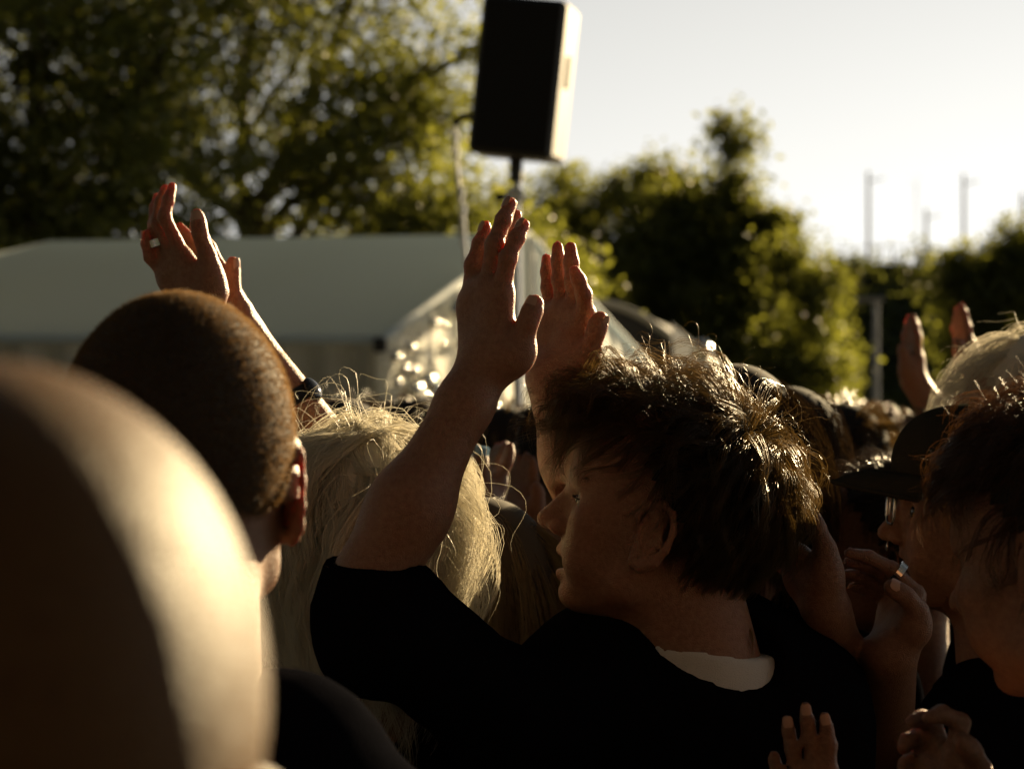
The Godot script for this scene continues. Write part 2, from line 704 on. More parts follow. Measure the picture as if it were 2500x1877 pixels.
# Strands that leave the whorl, lie over the skull and then hang. All in head space.
func strand_arrays(t: Transform3D, o: Dictionary) -> Array:
	var rng := RandomNumberGenerator.new()
	rng.seed = o.get("seed", 1)
	var out := Tubes.new()
	var whorl: Vector3 = o.get("whorl", Vector3(0.1, 0.75, -0.65)).normalized()
	var down: Vector3 = (t.basis.orthonormalized().inverse() * Vector3.DOWN)
	var seg: int = o.get("seg", 8)
	var clumps: int = o.get("clumps", 200)
	var per: int = o.get("per", 20)
	var l0: float = o.get("len", 0.1)
	var lift: float = o.get("lift", 0.4)
	var grav: float = o.get("grav", 0.2)
	var flow: float = o.get("flow", 1.0)
	var comb: Vector3 = o.get("comb", Vector3.ZERO)
	var curl: float = o.get("curl", 0.0)
	var curl_n: float = o.get("curl_n", 1.5)
	var cr: float = o.get("clump_r", 0.010)
	var tight: float = o.get("tight", 0.6)
	var frizz: float = o.get("frizz", 0.15)
	var rad: float = o.get("r", 0.00035)
	var over: float = o.get("over", 0.05)
	var puff: float = o.get("puff", 0.10)
	var cling: float = o.get("cling", 0.10)
	var low_puff: float = o.get("low_puff", 0.6)
	var low: float = o.get("low", 0.0)
	var jit: float = o.get("jitter", 0.25)
	var part_x: float = o.get("parting", 99.0)
	var area = o.get("area")
	var length_at = o.get("length_at")
	var half_seen: bool = o.get("all", false)
	var made := 0
	var tries := 0
	while made < clumps and tries < clumps * 40:
		tries += 1
		var n := Vector3(rng.randfn(), rng.randfn(), rng.randfn()).normalized()
		if not hairline(n, low): continue
		if area != null and not area.call(n): continue
		made += 1
		var L := l0 * rng.randf_range(0.75, 1.15)
		if length_at != null: L *= length_at.call(n)
		var phase := rng.randf() * TAU
		var cdir := 1.0 if rng.randf() < 0.5 else -1.0
		var swirl := rng.randf_range(-jit, jit)
		var fl := lift * rng.randf_range(0.5, 1.5)
		var lim := 1.0 + over + puff * rng.randf()
		var step := L / seg
		# the guide
		var P := PackedVector3Array()
		var p := SKULL_C + n * SKULL_R * 1.01
		var w := (n * n.dot(whorl) - whorl)
		if part_x < 50.0:
			w = Vector3(signf(n.x - part_x), -0.25, -0.1)
			w -= n * n.dot(w)
		w = w.normalized() if w.length() > 0.02 else Vector3(0, 0, 1)
		w = w.rotated(n, swirl)
		var d := (w * flow + n * fl + comb).normalized()
		P.append(p)
		for i in seg:
			var f := float(i + 1) / seg
			var q := (p - SKULL_C) / SKULL_R
			var nn := (q / SKULL_R).normalized()
			d = (d + down * grav * (0.4 + f) + nn * (-cling * f * flow)).normalized()
			var ax := d.cross(nn).normalized()
			var wave := (nn * sin(phase + f * curl_n * TAU) + ax * cos(phase + f * curl_n * TAU) * cdir) * curl
			p += (d + wave).normalized() * step
			q = (p - SKULL_C) / SKULL_R
			var lim_now := 1.012 + (lim - 1.012) * clampf(0.60 + 0.7 * q.normalized().y, low_puff, 1.0)
			if p.y > -0.10 and q.length() < lim_now:
				p = SKULL_C + q.normalized() * lim_now * SKULL_R
			P.append(p)
		for k in per:
			var off := Vector3(rng.randfn(), rng.randfn(), rng.randfn()) * cr * 0.6
			var fr := Vector3(rng.randfn(), rng.randfn(), rng.randfn())
			var fr2 := Vector3(rng.randfn(), rng.randfn(), rng.randfn())
			var cutoff := rng.randf_range(0.72, 1.0)
			var Q := PackedVector3Array()
			for i in seg + 1:
				var f := float(i) / seg
				var at_f := f * cutoff * seg
				var a := int(at_f)
				var g := P[a].lerp(P[mini(a + 1, seg)], at_f - a)
				var v := g + off * (1.0 - tight * f) * (0.35 + 0.65 * minf(1.0, f * 3.0)) + (fr * f + fr2 * sin(f * 5.0)) * frizz * step * f
				var q2 := (v - SKULL_C) / SKULL_R
				if q2.length() < 1.0:
					v = SKULL_C + q2.normalized() * SKULL_R * 1.01
				Q.append(t * v)
			out.add(Q, rad, rad * 0.35, 3)
	return out.done()


func hair_job(t: Transform3D, o: Dictionary, m: Material, parent: Node3D, called := "hair") -> void:
	job(called, m, parent, strand_arrays.bind(t, o))


func fuzz_arrays(t: Transform3D, count: int, length: float, r: float, seed_: int, low := 0.0) -> Array:
	# shaved hair: short single needles
	var rng := RandomNumberGenerator.new()
	rng.seed = seed_
	var v := PackedVector3Array()
	var n := PackedVector3Array()
	var x := PackedInt32Array()
	var made := 0
	while made < count:
		var u := Vector3(rng.randfn(), rng.randfn(), rng.randfn()).normalized()
		if not hairline(u, low): continue
		made += 1
		var p := SKULL_C + u * SKULL_R
		var nn := (u / SKULL_R).normalized()
		var d := (nn + Vector3(rng.randfn(), rng.randfn() - 0.6, rng.randfn()) * 0.45).normalized()
		var s := d.cross(Vector3(rng.randfn(), rng.randfn(), rng.randfn())).normalized()
		var o := v.size()
		var s2 := d.cross(s)
		for k in 3:
			var a := TAU * k / 3
			v.append(t * (p + (s * cos(a) + s2 * sin(a)) * r))
			n.append(t.basis * (s * cos(a) + s2 * sin(a)))
		v.append(t * (p + d * length * rng.randf_range(0.6, 1.2)))
		n.append(t.basis * d)
		for k in 3:
			x.append_array(PackedInt32Array([o + k, o + 3, o + (k + 1) % 3]))
	return [v, n, x]


# ---------------------------------------------------------------- hands
# wrist: Vector3; fingers: four arrays [mcp, pip, dip, tip] index to little; thumb [cmc, mcp, ip, tip]; s: size factor
func add_hand(s: Sdf, wrist: Vector3, from: Vector3, fingers: Array, thumb: Array, r := 1.0, palm_n := Vector3.ZERO) -> void:
	s.xf = Transform3D()
	s.sc = 1.0
	s.group(0.012)
	var w2 := wrist + (from - wrist).normalized() * 0.02
	var across: Vector3 = (fingers[0][0] - fingers[3][0]).normalized()
	for i in 4:
		var m: Vector3 = fingers[i][0]
		var root := wrist + across * (0.016 - 0.011 * i) * r
		s.cap(root, m, 0.0145 * r, [0.0118, 0.0122, 0.0115, 0.0105][i] * r, 0.014 * r)
	for i in 3:
		s.cap(fingers[i][0].lerp(wrist, 0.1), fingers[i + 1][0].lerp(wrist, 0.1), 0.0105 * r, 0.0105 * r, 0.012 * r)
	s.cap(fingers[3][0].lerp(wrist, 0.25), wrist + (fingers[3][0] - wrist) * 0.15 - across * 0.012 * r, 0.013 * r, 0.0145 * r, 0.015 * r)     # edge of the palm
	# thenar
	s.cap(wrist.lerp(thumb[0], 0.4), thumb[0], 0.016 * r, 0.0155 * r, 0.016 * r)
	s.cap(thumb[0], thumb[1], 0.0165 * r, 0.0122 * r, 0.014 * r)
	s.cap(thumb[0].lerp(thumb[1], 0.45), fingers[0][0].lerp(wrist, 0.45), 0.011 * r, 0.010 * r, 0.02 * r)
	s.group(0.004 * r)
	s.cap(thumb[1], thumb[2], 0.0118 * r, 0.0105 * r, 0.004 * r)
	s.cap(thumb[2], thumb[3], 0.0112 * r, 0.0088 * r, 0.003 * r)
	s.ball(thumb[2].lerp(thumb[3], 0.55), Vector3.ONE * 0.0112 * r, 0.004 * r)
	for i in 4:
		s.group(0.0016 * r)
		var fr: float = [0.0092, 0.0095, 0.0090, 0.0080][i] * r
		var f: Array = fingers[i]
		s.cap(f[0], f[1], fr * 1.08, fr * 0.95, 0.004 * r)
		s.ball(f[1], Vector3.ONE * fr * 1.04, 0.004 * r)
		s.cap(f[1], f[2], fr * 0.95, fr * 0.86, 0.003 * r)
		s.ball(f[2], Vector3.ONE * fr * 0.92, 0.003 * r)
		s.cap(f[2], f[3], fr * 0.88, fr * 0.74, 0.003 * r)
	s.group(0.015)
	s.cap(w2, wrist.lerp(fingers[1][0], 0.12), 0.0225 * r, 0.021 * r, 0.012, 1.25, palm_n if palm_n != Vector3.ZERO else across.cross(fingers[1][0] - wrist).normalized())


func nail_arrays(tip: Vector3, joint: Vector3, side: Vector3, r: float) -> Array:
	# a curved plate on the back of the last joint; r: radius of the finger's end
	var s := Soup.new()
	var y := (tip - joint).normalized()
	var z := (side - y * y.dot(side)).normalized()
	var x := y.cross(z)
	var NU := 8
	var NV := 8
	for j in NV + 1:
		for i in NU + 1:
			var u := -1.0 + 2.0 * i / NU
			var v := -1.0 + 2.0 * j / NV
			var edge := sqrt(maxf(0.0, 1.0 - absf(v) ** 5.0 * 0.55))
			var a := u * 0.80 * edge
			var rr := r * (1.015 - 0.14 * maxf(0.0, v) ** 2.0 - 0.03 * maxf(0.0, -v) ** 2.0)
			s.verts.append(tip + y * (r * 0.80 * v - r * 0.28) + x * sin(a) * rr + z * cos(a) * rr)
			s.nor.append((x * sin(a) + z * cos(a) + y * 0.15 * maxf(0.0, v)).normalized())
	for j in NV:
		for i in NU:
			var a := j * (NU + 1) + i
			s.idx.append_array(PackedInt32Array([a, a + NU + 1, a + 1, a + 1, a + NU + 1, a + NU + 2]))
	return s.done()


func nails(o: Node3D, list: Array) -> void:
	for e in list:
		job("fingernail", M.nail, o, nail_arrays.bind(e[0], e[1], e[2], e[3]))


func ring_arrays(c: Vector3, axis: Vector3, R: float, wide: float, thick: float) -> Array:
	var s := Soup.new()
	var u := axis.cross(Vector3(0.2, 0.5, 0.8)).normalized()
	var v := axis.normalized().cross(u)
	var n := 28
	var prof := [Vector2(R, -wide), Vector2(R + thick, -wide * 0.85), Vector2(R + thick, wide * 0.85), Vector2(R, wide)]
	for i in n:
		var a := TAU * i / n
		var b := TAU * (i + 1) / n
		for k in 4:
			var p: Vector2 = prof[k]
			var q: Vector2 = prof[(k + 1) % 4]
			var da := u * cos(a) + v * sin(a)
			var db := u * cos(b) + v * sin(b)
			var ax := axis.normalized()
			s.quad(c + da * p.x + ax * p.y, c + db * p.x + ax * p.y, c + db * q.x + ax * q.y, c + da * q.x + ax * q.y)
	return s.done()


# short hairs standing on a forearm between a and b
func arm_fuzz_arrays(a: Vector3, b: Vector3, r1: float, r2: float, count: int, length: float, r: float, seed_: int) -> Array:
	var rng := RandomNumberGenerator.new()
	rng.seed = seed_
	var out := Tubes.new()
	var ax := (b - a).normalized()
	var u := ax.cross(Vector3(0.1, 0.3, 0.9)).normalized()
	var v := ax.cross(u)
	for i in count:
		var f := rng.randf()
		var g := rng.randf() * TAU
		var d := u * cos(g) + v * sin(g)
		var p := a.lerp(b, f) + d * lerpf(r1, r2, f) * 0.99
		var L := length * rng.randf_range(0.5, 1.2)
		var dir := (d * 0.55 - ax * rng.randf_range(0.5, 1.2) + Vector3(rng.randfn(), rng.randfn(), rng.randfn()) * 0.25).normalized()
		out.add(PackedVector3Array([p, p + dir * L * 0.5, p + (dir - d * 0.35).normalized() * L]), r, r * 0.3, 3)
	return out.done()


# ---------------------------------------------------------------- clothes: torso and legs below a head
# n: where neck and shoulders meet; facing: yaw of the chest as in head_frame; w: half the shoulder width
func torso_sdf(n: Vector3, yaw: float, w := 0.19, r := 1.0, arms := [1, 1]) -> Sdf:
	var s := Sdf.new()
	var f := Vector3(-sin(deg_to_rad(yaw)), 0, -cos(deg_to_rad(yaw)))
	var x := Vector3.UP.cross(f)
	s.group(0.0)
	s.cap(n - Vector3(0, 0.06, 0) - x * w * 0.78, n - Vector3(0, 0.06, 0) + x * w * 0.78, 0.062 * r, 0.062 * r, 0.08)
	s.cap(n - x * w * 0.25, n + x * w * 0.25, 0.055 * r, 0.055 * r, 0.08)
	s.cap(n - Vector3(0, 0.16, 0), n - Vector3(0, 0.55, 0), w * 0.92 * r, w * 0.85 * r, 0.08, 1.55, f)
	for k in 2:
		if not arms[k]: continue
		var e: float = [-1.0, 1.0][k]
		var sh := n - Vector3(0, 0.075, 0) + x * w * e * 0.95
		var el := sh + Vector3(0, -0.30, 0) + x * 0.04 * e - f * 0.03
		s.cap(sh, el, 0.058 * r, 0.046 * r, 0.05)
		s.cap(el, el + Vector3(0, -0.16, 0) + f * 0.16 - x * 0.05 * e, 0.046 * r, 0.038 * r, 0.03)
	return s


func legs_sdf(n: Vector3, yaw: float, w: float) -> Sdf:
	var s := Sdf.new()
	var f := Vector3(-sin(deg_to_rad(yaw)), 0, -cos(deg_to_rad(yaw)))
	var x := Vector3.UP.cross(f)
	s.group(0.0)
	s.cap(n - Vector3(0, 0.60, 0) - x * w * 0.4, n - Vector3(0, 0.60, 0) + x * w * 0.4, 0.095, 0.095, 0.05)
	for e: float in [-1.0, 1.0]:
		var hip := n - Vector3(0, 0.62, 0) + x * w * 0.45 * e
		var foot := Vector3(hip.x, 0.08, hip.z) + x * 0.03 * e
		s.cap(hip, hip.lerp(foot, 0.5) + f * 0.02, 0.088, 0.064, 0.02)
		s.cap(hip.lerp(foot, 0.5) + f * 0.02, foot, 0.064, 0.052, 0.02)
	return s


func shoe_arrays(n: Vector3, yaw: float, w: float, e: float) -> Array:
	var s := Soup.new()
	var f := Vector3(-sin(deg_to_rad(yaw)), 0, -cos(deg_to_rad(yaw)))
	var x := Vector3.UP.cross(f)
	s.box(Vector3(n.x, 0.045, n.z) + x * (w * 0.45 + 0.03) * e + f * 0.05, Vector3(0.048, 0.043, 0.13), Basis(x, Vector3.UP, f), 0.02)
	return s.done()


func legs(o: Node3D, n: Vector3, yaw: float, w: float) -> void:
	sdf_job("trousers", legs_sdf(n, yaw, w), 0.03, M.navy_cloth, o)
	for e: float in [-1.0, 1.0]:
		job("shoe", M.black_plastic, o, shoe_arrays.bind(n, yaw, w, e))


# a part that has parts of its own
func subthing(called: String, where: Vector3, parent: Node3D) -> Node3D:
	var o := Node3D.new()
	o.name = called
	parent.add_child(o, true)
	o.global_position = where
	return o


# everything below the neck of someone of whom only the head (and shoulders) show
func dress(o: Node3D, n: Vector3, yaw: float, m: Material, w := 0.19, cell := 0.02, arms := [1, 1]) -> void:
	sdf_job("shirt", torso_sdf(n, yaw, w, 1.0, arms), cell, m, o)
	legs(o, n, yaw, w)


func person(head: Vector3, label: String, group := "") -> Node3D:
	return thing("person", Vector3(head.x, 0, head.z), label, "person", group)


# someone in the crowd: o = {hair, hair_o, skin, shirt, yaw, tilt, cell, s}
func crowd_person(px: float, py: float, d: float, label: String, o: Dictionary, group := "") -> Node3D:
	var c := at(px, py, d)
	var node := person(c, label, group)
	var t := head_frame(c, o.get("yaw", 0.0), o.get("tilt", 0.0), o.get("roll", 0.0), o.get("s", 1.0))
	var s := Sdf.new()
	add_head(s, t, {"face": o.get("face", true), "ears": o.get("ears", true), "neck_r": o.get("neck_r", 0.05)})
	if o.has("extra"):
		o.extra.call(s)
	sdf_job("body", s, o.get("cell", 0.008), o.get("skin", M.skin_fair), node)
	if o.get("base", true):
		job("scalp", o.get("base_m", M.hair_base), node, scalp_arrays.bind(t, o.get("base_grow", 0.009), o.get("low", 0.0)))
	var n := t * Vector3(0, -0.205, -0.04)
	n.x = lerpf(n.x, c.x, 0.5)
	var i := 0
	for h in o.get("hair", []):
		h["seed"] = int(px * 7 + py * 3 + i)
		i += 1
		h["low"] = h.get("low", o.get("low", 0.0))
		hair_job(t, h, h.get("m", M.hair_dark), node, "hair")
	dress(node, n, o.get("body_yaw", o.get("yaw", 0.0)), o.get("shirt", M.black_cloth), o.get("w", 0.18), o.get("shirt_cell", 0.025), o.get("arms", [1, 1]))
	return node


# ---------------------------------------------------------------- camera, sky, sun
func sunward() -> Vector3:
	var a := deg_to_rad(SUN_AZIMUTH)
	var h := deg_to_rad(SUN_HEIGHT)
	return Vector3(sin(a) * cos(h), sin(h), -cos(a) * cos(h))


# Clear hazy evening air: pale at the horizon, deep overhead, scattering more light forward from the sun than back.
func evening_sky() -> Image:
	var W := 512
	var H := 256
	var im := Image.create_empty(W, H, false, Image.FORMAT_RGBF)
	var to_sun := sunward()
	var g := 0.36
	var at57 := pow(1.0 + g * g - 2.0 * g * cos(deg_to_rad(38.0)), -1.5)
	for j in H:
		var th := PI * (j + 0.5) / H
		var y := cos(th)
		for i in W:
			var a := TAU * (i + 0.5) / W
			var d := Vector3(sin(th) * sin(a), y, -sin(th) * cos(a))
			var phase := pow(1.0 + g * g - 2.0 * g * d.dot(to_sun), -1.5) / at57
			var low := pow(1.0 - maxf(y, 0.0), 3.3)
			var c := Vector3(0.014, 0.018, 0.021).lerp(Vector3(0.388, 0.382, 0.362), low) * phase
			if y < 0.0:
				c = Vector3(0.020, 0.018, 0.013)
			im.set_pixel(i, j, Color(c.x, c.y, c.z))
	return im


func make_light() -> void:
	var cam := Camera3D.new()
	cam.name = "camera"
	cam.position = EYE
	cam.rotation.x = PITCH
	cam.fov = 2.0 * rad_to_deg(atan(938.5 / FOCAL))
	cam.near = 0.05
	cam.far = 900.0
	var lens := CameraAttributesPhysical.new()
	lens.frustum_focal_length = 12.0 * FOCAL / 938.5
	lens.exposure_aperture = 7.6
	lens.frustum_focus_distance = 2.5
	cam.attributes = lens
	add_child(cam)
	cam.current = true

	var sky := PanoramaSkyMaterial.new()
	sky.panorama = ImageTexture.create_from_image(evening_sky())
	var env := Environment.new()
	env.background_mode = Environment.BG_SKY
	env.sky = Sky.new()
	env.sky.sky_material = sky
	env.tonemap_mode = Environment.TONE_MAPPER_LINEAR
	env.tonemap_exposure = 2.9
	env.sdfgi_enabled = true
	env.ssao_enabled = true
	env.ssil_enabled = true
	var we := WorldEnvironment.new()
	we.name = "environment"
	we.environment = env
	add_child(we)

	var sun := DirectionalLight3D.new()
	sun.name = "sun"
	sun.light_energy = 1.6
	sun.light_color = Color(1.0, 0.885, 0.68)
	sun.light_angular_distance = 0.6
	sun.shadow_enabled = true
	add_child(sun)
	var to_sun := sunward()
	sun.look_at_from_position(to_sun * 20.0, Vector3.ZERO, Vector3.UP)


# ---------------------------------------------------------------- trees
func leaf_mesh(l: float, w: float, m: Material) -> ArrayMesh:
	var s := Soup.new()
	var a := Vector3(0, 0, 0)
	var b := Vector3(w * 0.5, l * 0.45, w * 0.14)
	var c := Vector3(0, l, 0)
	var d := Vector3(-w * 0.5, l * 0.45, w * 0.14)
	var e := Vector3(0, l * 0.5, -w * 0.05)
	s.tri(a, b, e); s.tri(b, c, e); s.tri(c, d, e); s.tri(d, a, e)
	var arr := []
	arr.resize(Mesh.ARRAY_MAX)
	arr[Mesh.ARRAY_VERTEX] = s.verts
	arr[Mesh.ARRAY_NORMAL] = s.nor
	arr[Mesh.ARRAY_INDEX] = s.idx
	var am := ArrayMesh.new()
	am.add_surface_from_arrays(Mesh.PRIMITIVE_TRIANGLES, arr)
	am.surface_set_material(0, m)
	return am


func scatter_leaves(called: String, parent: Node3D, mesh: Mesh, spots: Array, kind := "") -> void:
	var mm := MultiMesh.new()
	mm.transform_format = MultiMesh.TRANSFORM_3D
	mm.mesh = mesh
	mm.instance_count = spots.size()
	for i in spots.size():
		mm.set_instance_transform(i, spots[i])
	var o := MultiMeshInstance3D.new()
	o.name = called
	o.multimesh = mm
	if kind: o.set_meta("kind", kind)
	parent.add_child(o, true)


func random_turn(rng: RandomNumberGenerator) -> Basis:
	return Basis.from_euler(Vector3(rng.randf() * TAU, rng.randf() * TAU, rng.randf() * TAU))


# lobes: [centre (relative to the trunk's foot), radii, clusters]
func tree(foot: Vector3, trunk_h: float, trunk_r: float, lobes: Array, leaf: float, per: int, spread: float, seed_: int, label: String, group := "", called := "leafy_tree") -> Node3D:
	var rng := RandomNumberGenerator.new()
	rng.seed = seed_
	var o := thing(called, foot, label, "tree", group)
	var wood := Tubes.new()
	var top := foot + Vector3(0, trunk_h, 0)
	wood.add(PackedVector3Array([foot - Vector3(0, 0.1, 0), foot + Vector3(0.05, trunk_h * 0.4, 0), top]), trunk_r, trunk_r * 0.6, 9)
	var a := []
	var b := []
	for lb in lobes:
		var c: Vector3 = foot + lb[0]
		var r: Vector3 = lb[1]
		# a limb into each lobe, with branches
		var start := foot + Vector3(0, trunk_h * rng.randf_range(0.55, 0.98), 0)
		var mid := start.lerp(c, 0.5) + Vector3(rng.randfn(), 0.4, rng.randfn()) * 0.25
		wood.add(PackedVector3Array([start, mid, c, c + (c - start).normalized() * r.y * 0.6]), trunk_r * 0.45, trunk_r * 0.08, 6)
		for i in int(lb[2]):
			var u := Vector3(rng.randfn(), rng.randfn(), rng.randfn()).normalized()
			var f := pow(rng.randf(), 0.45)
			var p := c + u * r * f
			if i % 5 == 0:
				var q := mid.lerp(c, rng.randf())
				wood.add(PackedVector3Array([q, q.lerp(p, 0.5) + Vector3(0, 0.15, 0), p]), trunk_r * 0.10, 0.006, 4)
			var sp := spread * rng.randf_range(0.6, 1.4)
			for k in per:
				var pos := p + Vector3(rng.randfn(), rng.randfn() * 0.7, rng.randfn()) * sp * 0.55
				var s := rng.randf_range(0.65, 1.25)
				var tr := Transform3D(random_turn(rng).scaled(Vector3.ONE * s), pos - foot)
				if rng.randf() < 0.6: a.append(tr)
				else: b.append(tr)
	part("trunk", wood.done(), M.bark, o)
	scatter_leaves("crown", o, leaf_mesh(leaf, leaf * 0.62, M.leaf_a), a, "stuff")
	scatter_leaves("crown", o, leaf_mesh(leaf * 1.05, leaf * 0.55, M.leaf_b), b, "stuff")
	return o


func make_setting() -> void:
	var m := mat("ground_grass", lin(0.045, 0.042, 0.022), 0.95)
	m.albedo_texture = noise_tex(0.02, 5, 3, Color(0.6, 0.55, 0.5), Color(1, 1, 1), 1024)
	m.uv1_triplanar = true
	m.uv1_scale = Vector3.ONE * 0.35
	mat("bark", lin(0.05, 0.038, 0.026), 0.9)
	var l1 := mat("leaf_a", lin(0.036, 0.050, 0.012), 0.55)
	l1.backlight_enabled = true
	l1.backlight = lin(0.34, 0.35, 0.045)
	var l2 := mat("leaf_b", lin(0.025, 0.038, 0.010), 0.6)
	l2.backlight_enabled = true
	l2.backlight = lin(0.17, 0.185, 0.03)
	var s := Soup.new()
	s.quad(Vector3(-400, 0, 60), Vector3(400, 0, 60), Vector3(400, 0, -420), Vector3(-400, 0, -420))
	var g := part("ground", s.done(), m, self)
	tag(g, "trampled grass ground under the crowd", "", "", "structure")

	# embankment far behind, with shrubs, a railing and masts along its top
	var hill := Soup.new()
	var top := PackedVector3Array()
	for i in 41:
		var px := 1700.0 + i * 30.0
		top.append(at(px, 648.0 + 5.0 * sin(i * 0.7), 152.0))
	for i in 40:
		var f0 := Vector3(top[i].x, -0.2, top[i].z + 26.0)
		var f1 := Vector3(top[i + 1].x, -0.2, top[i + 1].z + 26.0)
		hill.quad(f0, f1, top[i + 1], top[i])
		hill.quad(top[i], top[i + 1], top[i + 1] + Vector3(0, -0.3, -14), top[i] + Vector3(0, -0.3, -14))
		hill.quad(top[i] + Vector3(0, -0.3, -14), top[i + 1] + Vector3(0, -0.3, -14), top[i + 1] * Vector3(1, 0, 1) + Vector3(0, -0.2, -40), top[i] * Vector3(1, 0, 1) + Vector3(0, -0.2, -40))
	var hm := mat("embankment_turf", lin(0.020, 0.028, 0.010), 0.95)
	hm.albedo_texture = noise_tex(0.03, 5, 21, Color(0.45, 0.5, 0.4), Color(1, 1, 1))
	hm.uv1_triplanar = true
	hm.uv1_scale = Vector3.ONE * 0.12
	var hn := part("embankment", hill.done(), hm, self)
	tag(hn, "green railway embankment far behind the crowd", "", "", "structure")
	var rng := RandomNumberGenerator.new()
	rng.seed = 77
	var spots := []
	for i in 900:
		var k := rng.randi_range(0, 39)
		var f := rng.randf()
		var foot := Vector3(top[k].x, -0.2, top[k].z + 26.0).lerp(top[k], f)
		var big := rng.randf_range(0.5, 1.3)
		for q in 26:
			spots.append(Transform3D(random_turn(rng).scaled(Vector3.ONE * rng.randf_range(0.7, 1.4)), foot + Vector3(rng.randfn(), absf(rng.randfn()), rng.randfn()) * 0.7 * big))
	var un := MultiMeshInstance3D.new()
	scatter_leaves("undergrowth", self, leaf_mesh(0.42, 0.3, M.leaf_b), spots, "stuff")
	un.free()
	tag(get_node("undergrowth"), "dark green undergrowth covering the far embankment", "undergrowth", "", "stuff")

	mat("galvanised", lin(0.42, 0.41, 0.38), 0.45, 0.6)
	mat("mast_paint", lin(0.62, 0.61, 0.58), 0.6)
	var rail := thing("railing", top[10], "thin dark railing along the top of the far embankment", "railing")
	for k in 2:
		var pts := []
		for i in range(8, 26):
			pts.append(top[i] + Vector3(0, 0.55 + 0.55 * k, 0))
		part("rail", tube(pts, 0.04, 0.04, 6), M.mast_paint, rail)
	for i in range(8, 26):
		part("post", tube([top[i] - Vector3(0, 0.3, 0), top[i] + Vector3(0, 1.1, 0)], 0.05, 0.05, 6), M.mast_paint, rail)

	var masts := [[2121.0, 418.0, "leftmost and tallest pale mast rising from the far embankment"], [2262.0, 508.0, "short pale mast between two taller masts on the embankment"], [2354.0, 425.0, "tall pale mast just left of the far right trees"], [2496.0, 470.0, "pale mast at the right edge, rising from the far trees"]]
	for q in masts:
		var p := at(q[0], q[1], 156.0)
		var o := thing("mast", Vector3(p.x, at(q[0], 648.0, 156.0).y - 0.4, p.z), q[2], "mast", "masts on the embankment")
		part("pole", tube([o.position, p], 0.13, 0.09, 10), M.mast_paint, o)
		part("arm", tube([p - Vector3(0, 0.6, 0), p + Vector3(0.9, -0.4, 0)], 0.05, 0.04, 6), M.mast_paint, o)
	var bp := at(2238.0, 443.0, 156.0)
	var sg := thing("signal_disc", Vector3(bp.x, at(2238, 640, 156).y - 0.3, bp.z), "small round sign on a thin post between the masts", "sign")
	part("post", tube([sg.position, bp], 0.03, 0.03, 6), M.mast_paint, sg)
	part("disc", tube([bp - Vector3(0, 0, 0.04), bp + Vector3(0, 0, 0.04)], 0.32, 0.32, 20), M.mast_paint, sg)

	# lamp post in front of the embankment
	var lp := at(2140.0, 735.0, 60.0)
	var lamp := thing("street_lamp", Vector3(lp.x, 0, lp.z), "slim grey street lamp with a flat head, before the dark embankment", "lamp")
	part("pole", tube([lamp.position, lp], 0.085, 0.055, 10), M.galvanised, lamp)
	var sh := Soup.new()
	sh.box(lp + Vector3(-0.14, 0.04, 0), Vector3(0.30, 0.05, 0.12), Basis(), 0.03)
	part("lamp_head", sh.done(), M.galvanised, lamp)

	# trees
	var A := at(620, 1050, 27.5) * Vector3(1, 0, 1)
	tree(A, 4.2, 0.20, [[Vector3(0, 6.6, 0), Vector3(2.3, 2.6, 2.0), 240], [Vector3(1.2, 4.4, 0.2), Vector3(1.5, 1.3, 1.4), 190], [Vector3(-1.4, 5.0, 0.3), Vector3(1.6, 1.9, 1.5), 150], [Vector3(1.1, 6.4, 0), Vector3(1.1, 1.6, 1.0), 60], [Vector3(1.9, 3.6, 0), Vector3(1.2, 0.8, 1.0), 90], [Vector3(1.75, 5.15, 0), Vector3(0.6, 0.55, 0.6), 26], [Vector3(2.35, 5.75, 0), Vector3(0.28, 0.30, 0.3), 7]], 0.095, 60, 0.34, 101, "tall sunlit broadleaf tree behind the white tent, its branches reaching the loudspeaker", "trees behind the tent")
	var B := at(80, 1050, 26.0) * Vector3(1, 0, 1)
	tree(B, 4.0, 0.24, [[Vector3(0, 6.2, 0), Vector3(2.6, 2.8, 2.0), 310], [Vector3(0.3, 3.6, 0.4), Vector3(2.2, 1.5, 1.6), 300], [Vector3(-1.8, 5.0, 0), Vector3(1.8, 2.0, 1.4), 140], [Vector3(1.2, 5.0, 0.5), Vector3(1.4, 1.6, 1.2), 110]], 0.09, 62, 0.32, 102, "dense dark broadleaf tree at the upper left, behind the tent", "trees behind the tent")
	var C := at(1010, 1050, 31.0) * Vector3(1, 0, 1)
	tree(C, 2.4, 0.12, [[Vector3(0, 3.3, 0), Vector3(1.6, 1.2, 1.4), 260], [Vector3(1.2, 3.1, 0), Vector3(1.1, 1.2, 1.0), 130]], 0.10, 60, 0.3, 103, "low yellow-green tree behind the tent ridge and under the loudspeaker", "trees behind the tent")
	var D := at(1790, 1050, 42.0) * Vector3(1, 0, 1)
	tree(D, 3.4, 0.15, [[Vector3(0, 5.7, 0), Vector3(0.42, 1.2, 0.4), 56], [Vector3(0, 4.5, 0), Vector3(1.2, 1.1, 0.9), 150], [Vector3(-1.1, 4.7, 0), Vector3(0.9, 0.9, 0.8), 90], [Vector3(-0.6, 3.2, 0), Vector3(1.5, 1.3, 1.3), 230], [Vector3(0.5, 2.6, 0), Vector3(1.3, 1.2, 1.2), 200], [Vector3(0.62, 5.0, 0), Vector3(0.55, 0.26, 0.4), 22], [Vector3(-0.85, 5.2, 0), Vector3(0.4, 0.55, 0.4), 26]], 0.13, 46, 0.30, 104, "tree with a pointed top standing highest in the middle distance", "trees in the middle distance")
	var E := at(1560, 1050, 44.0) * Vector3(1, 0, 1)
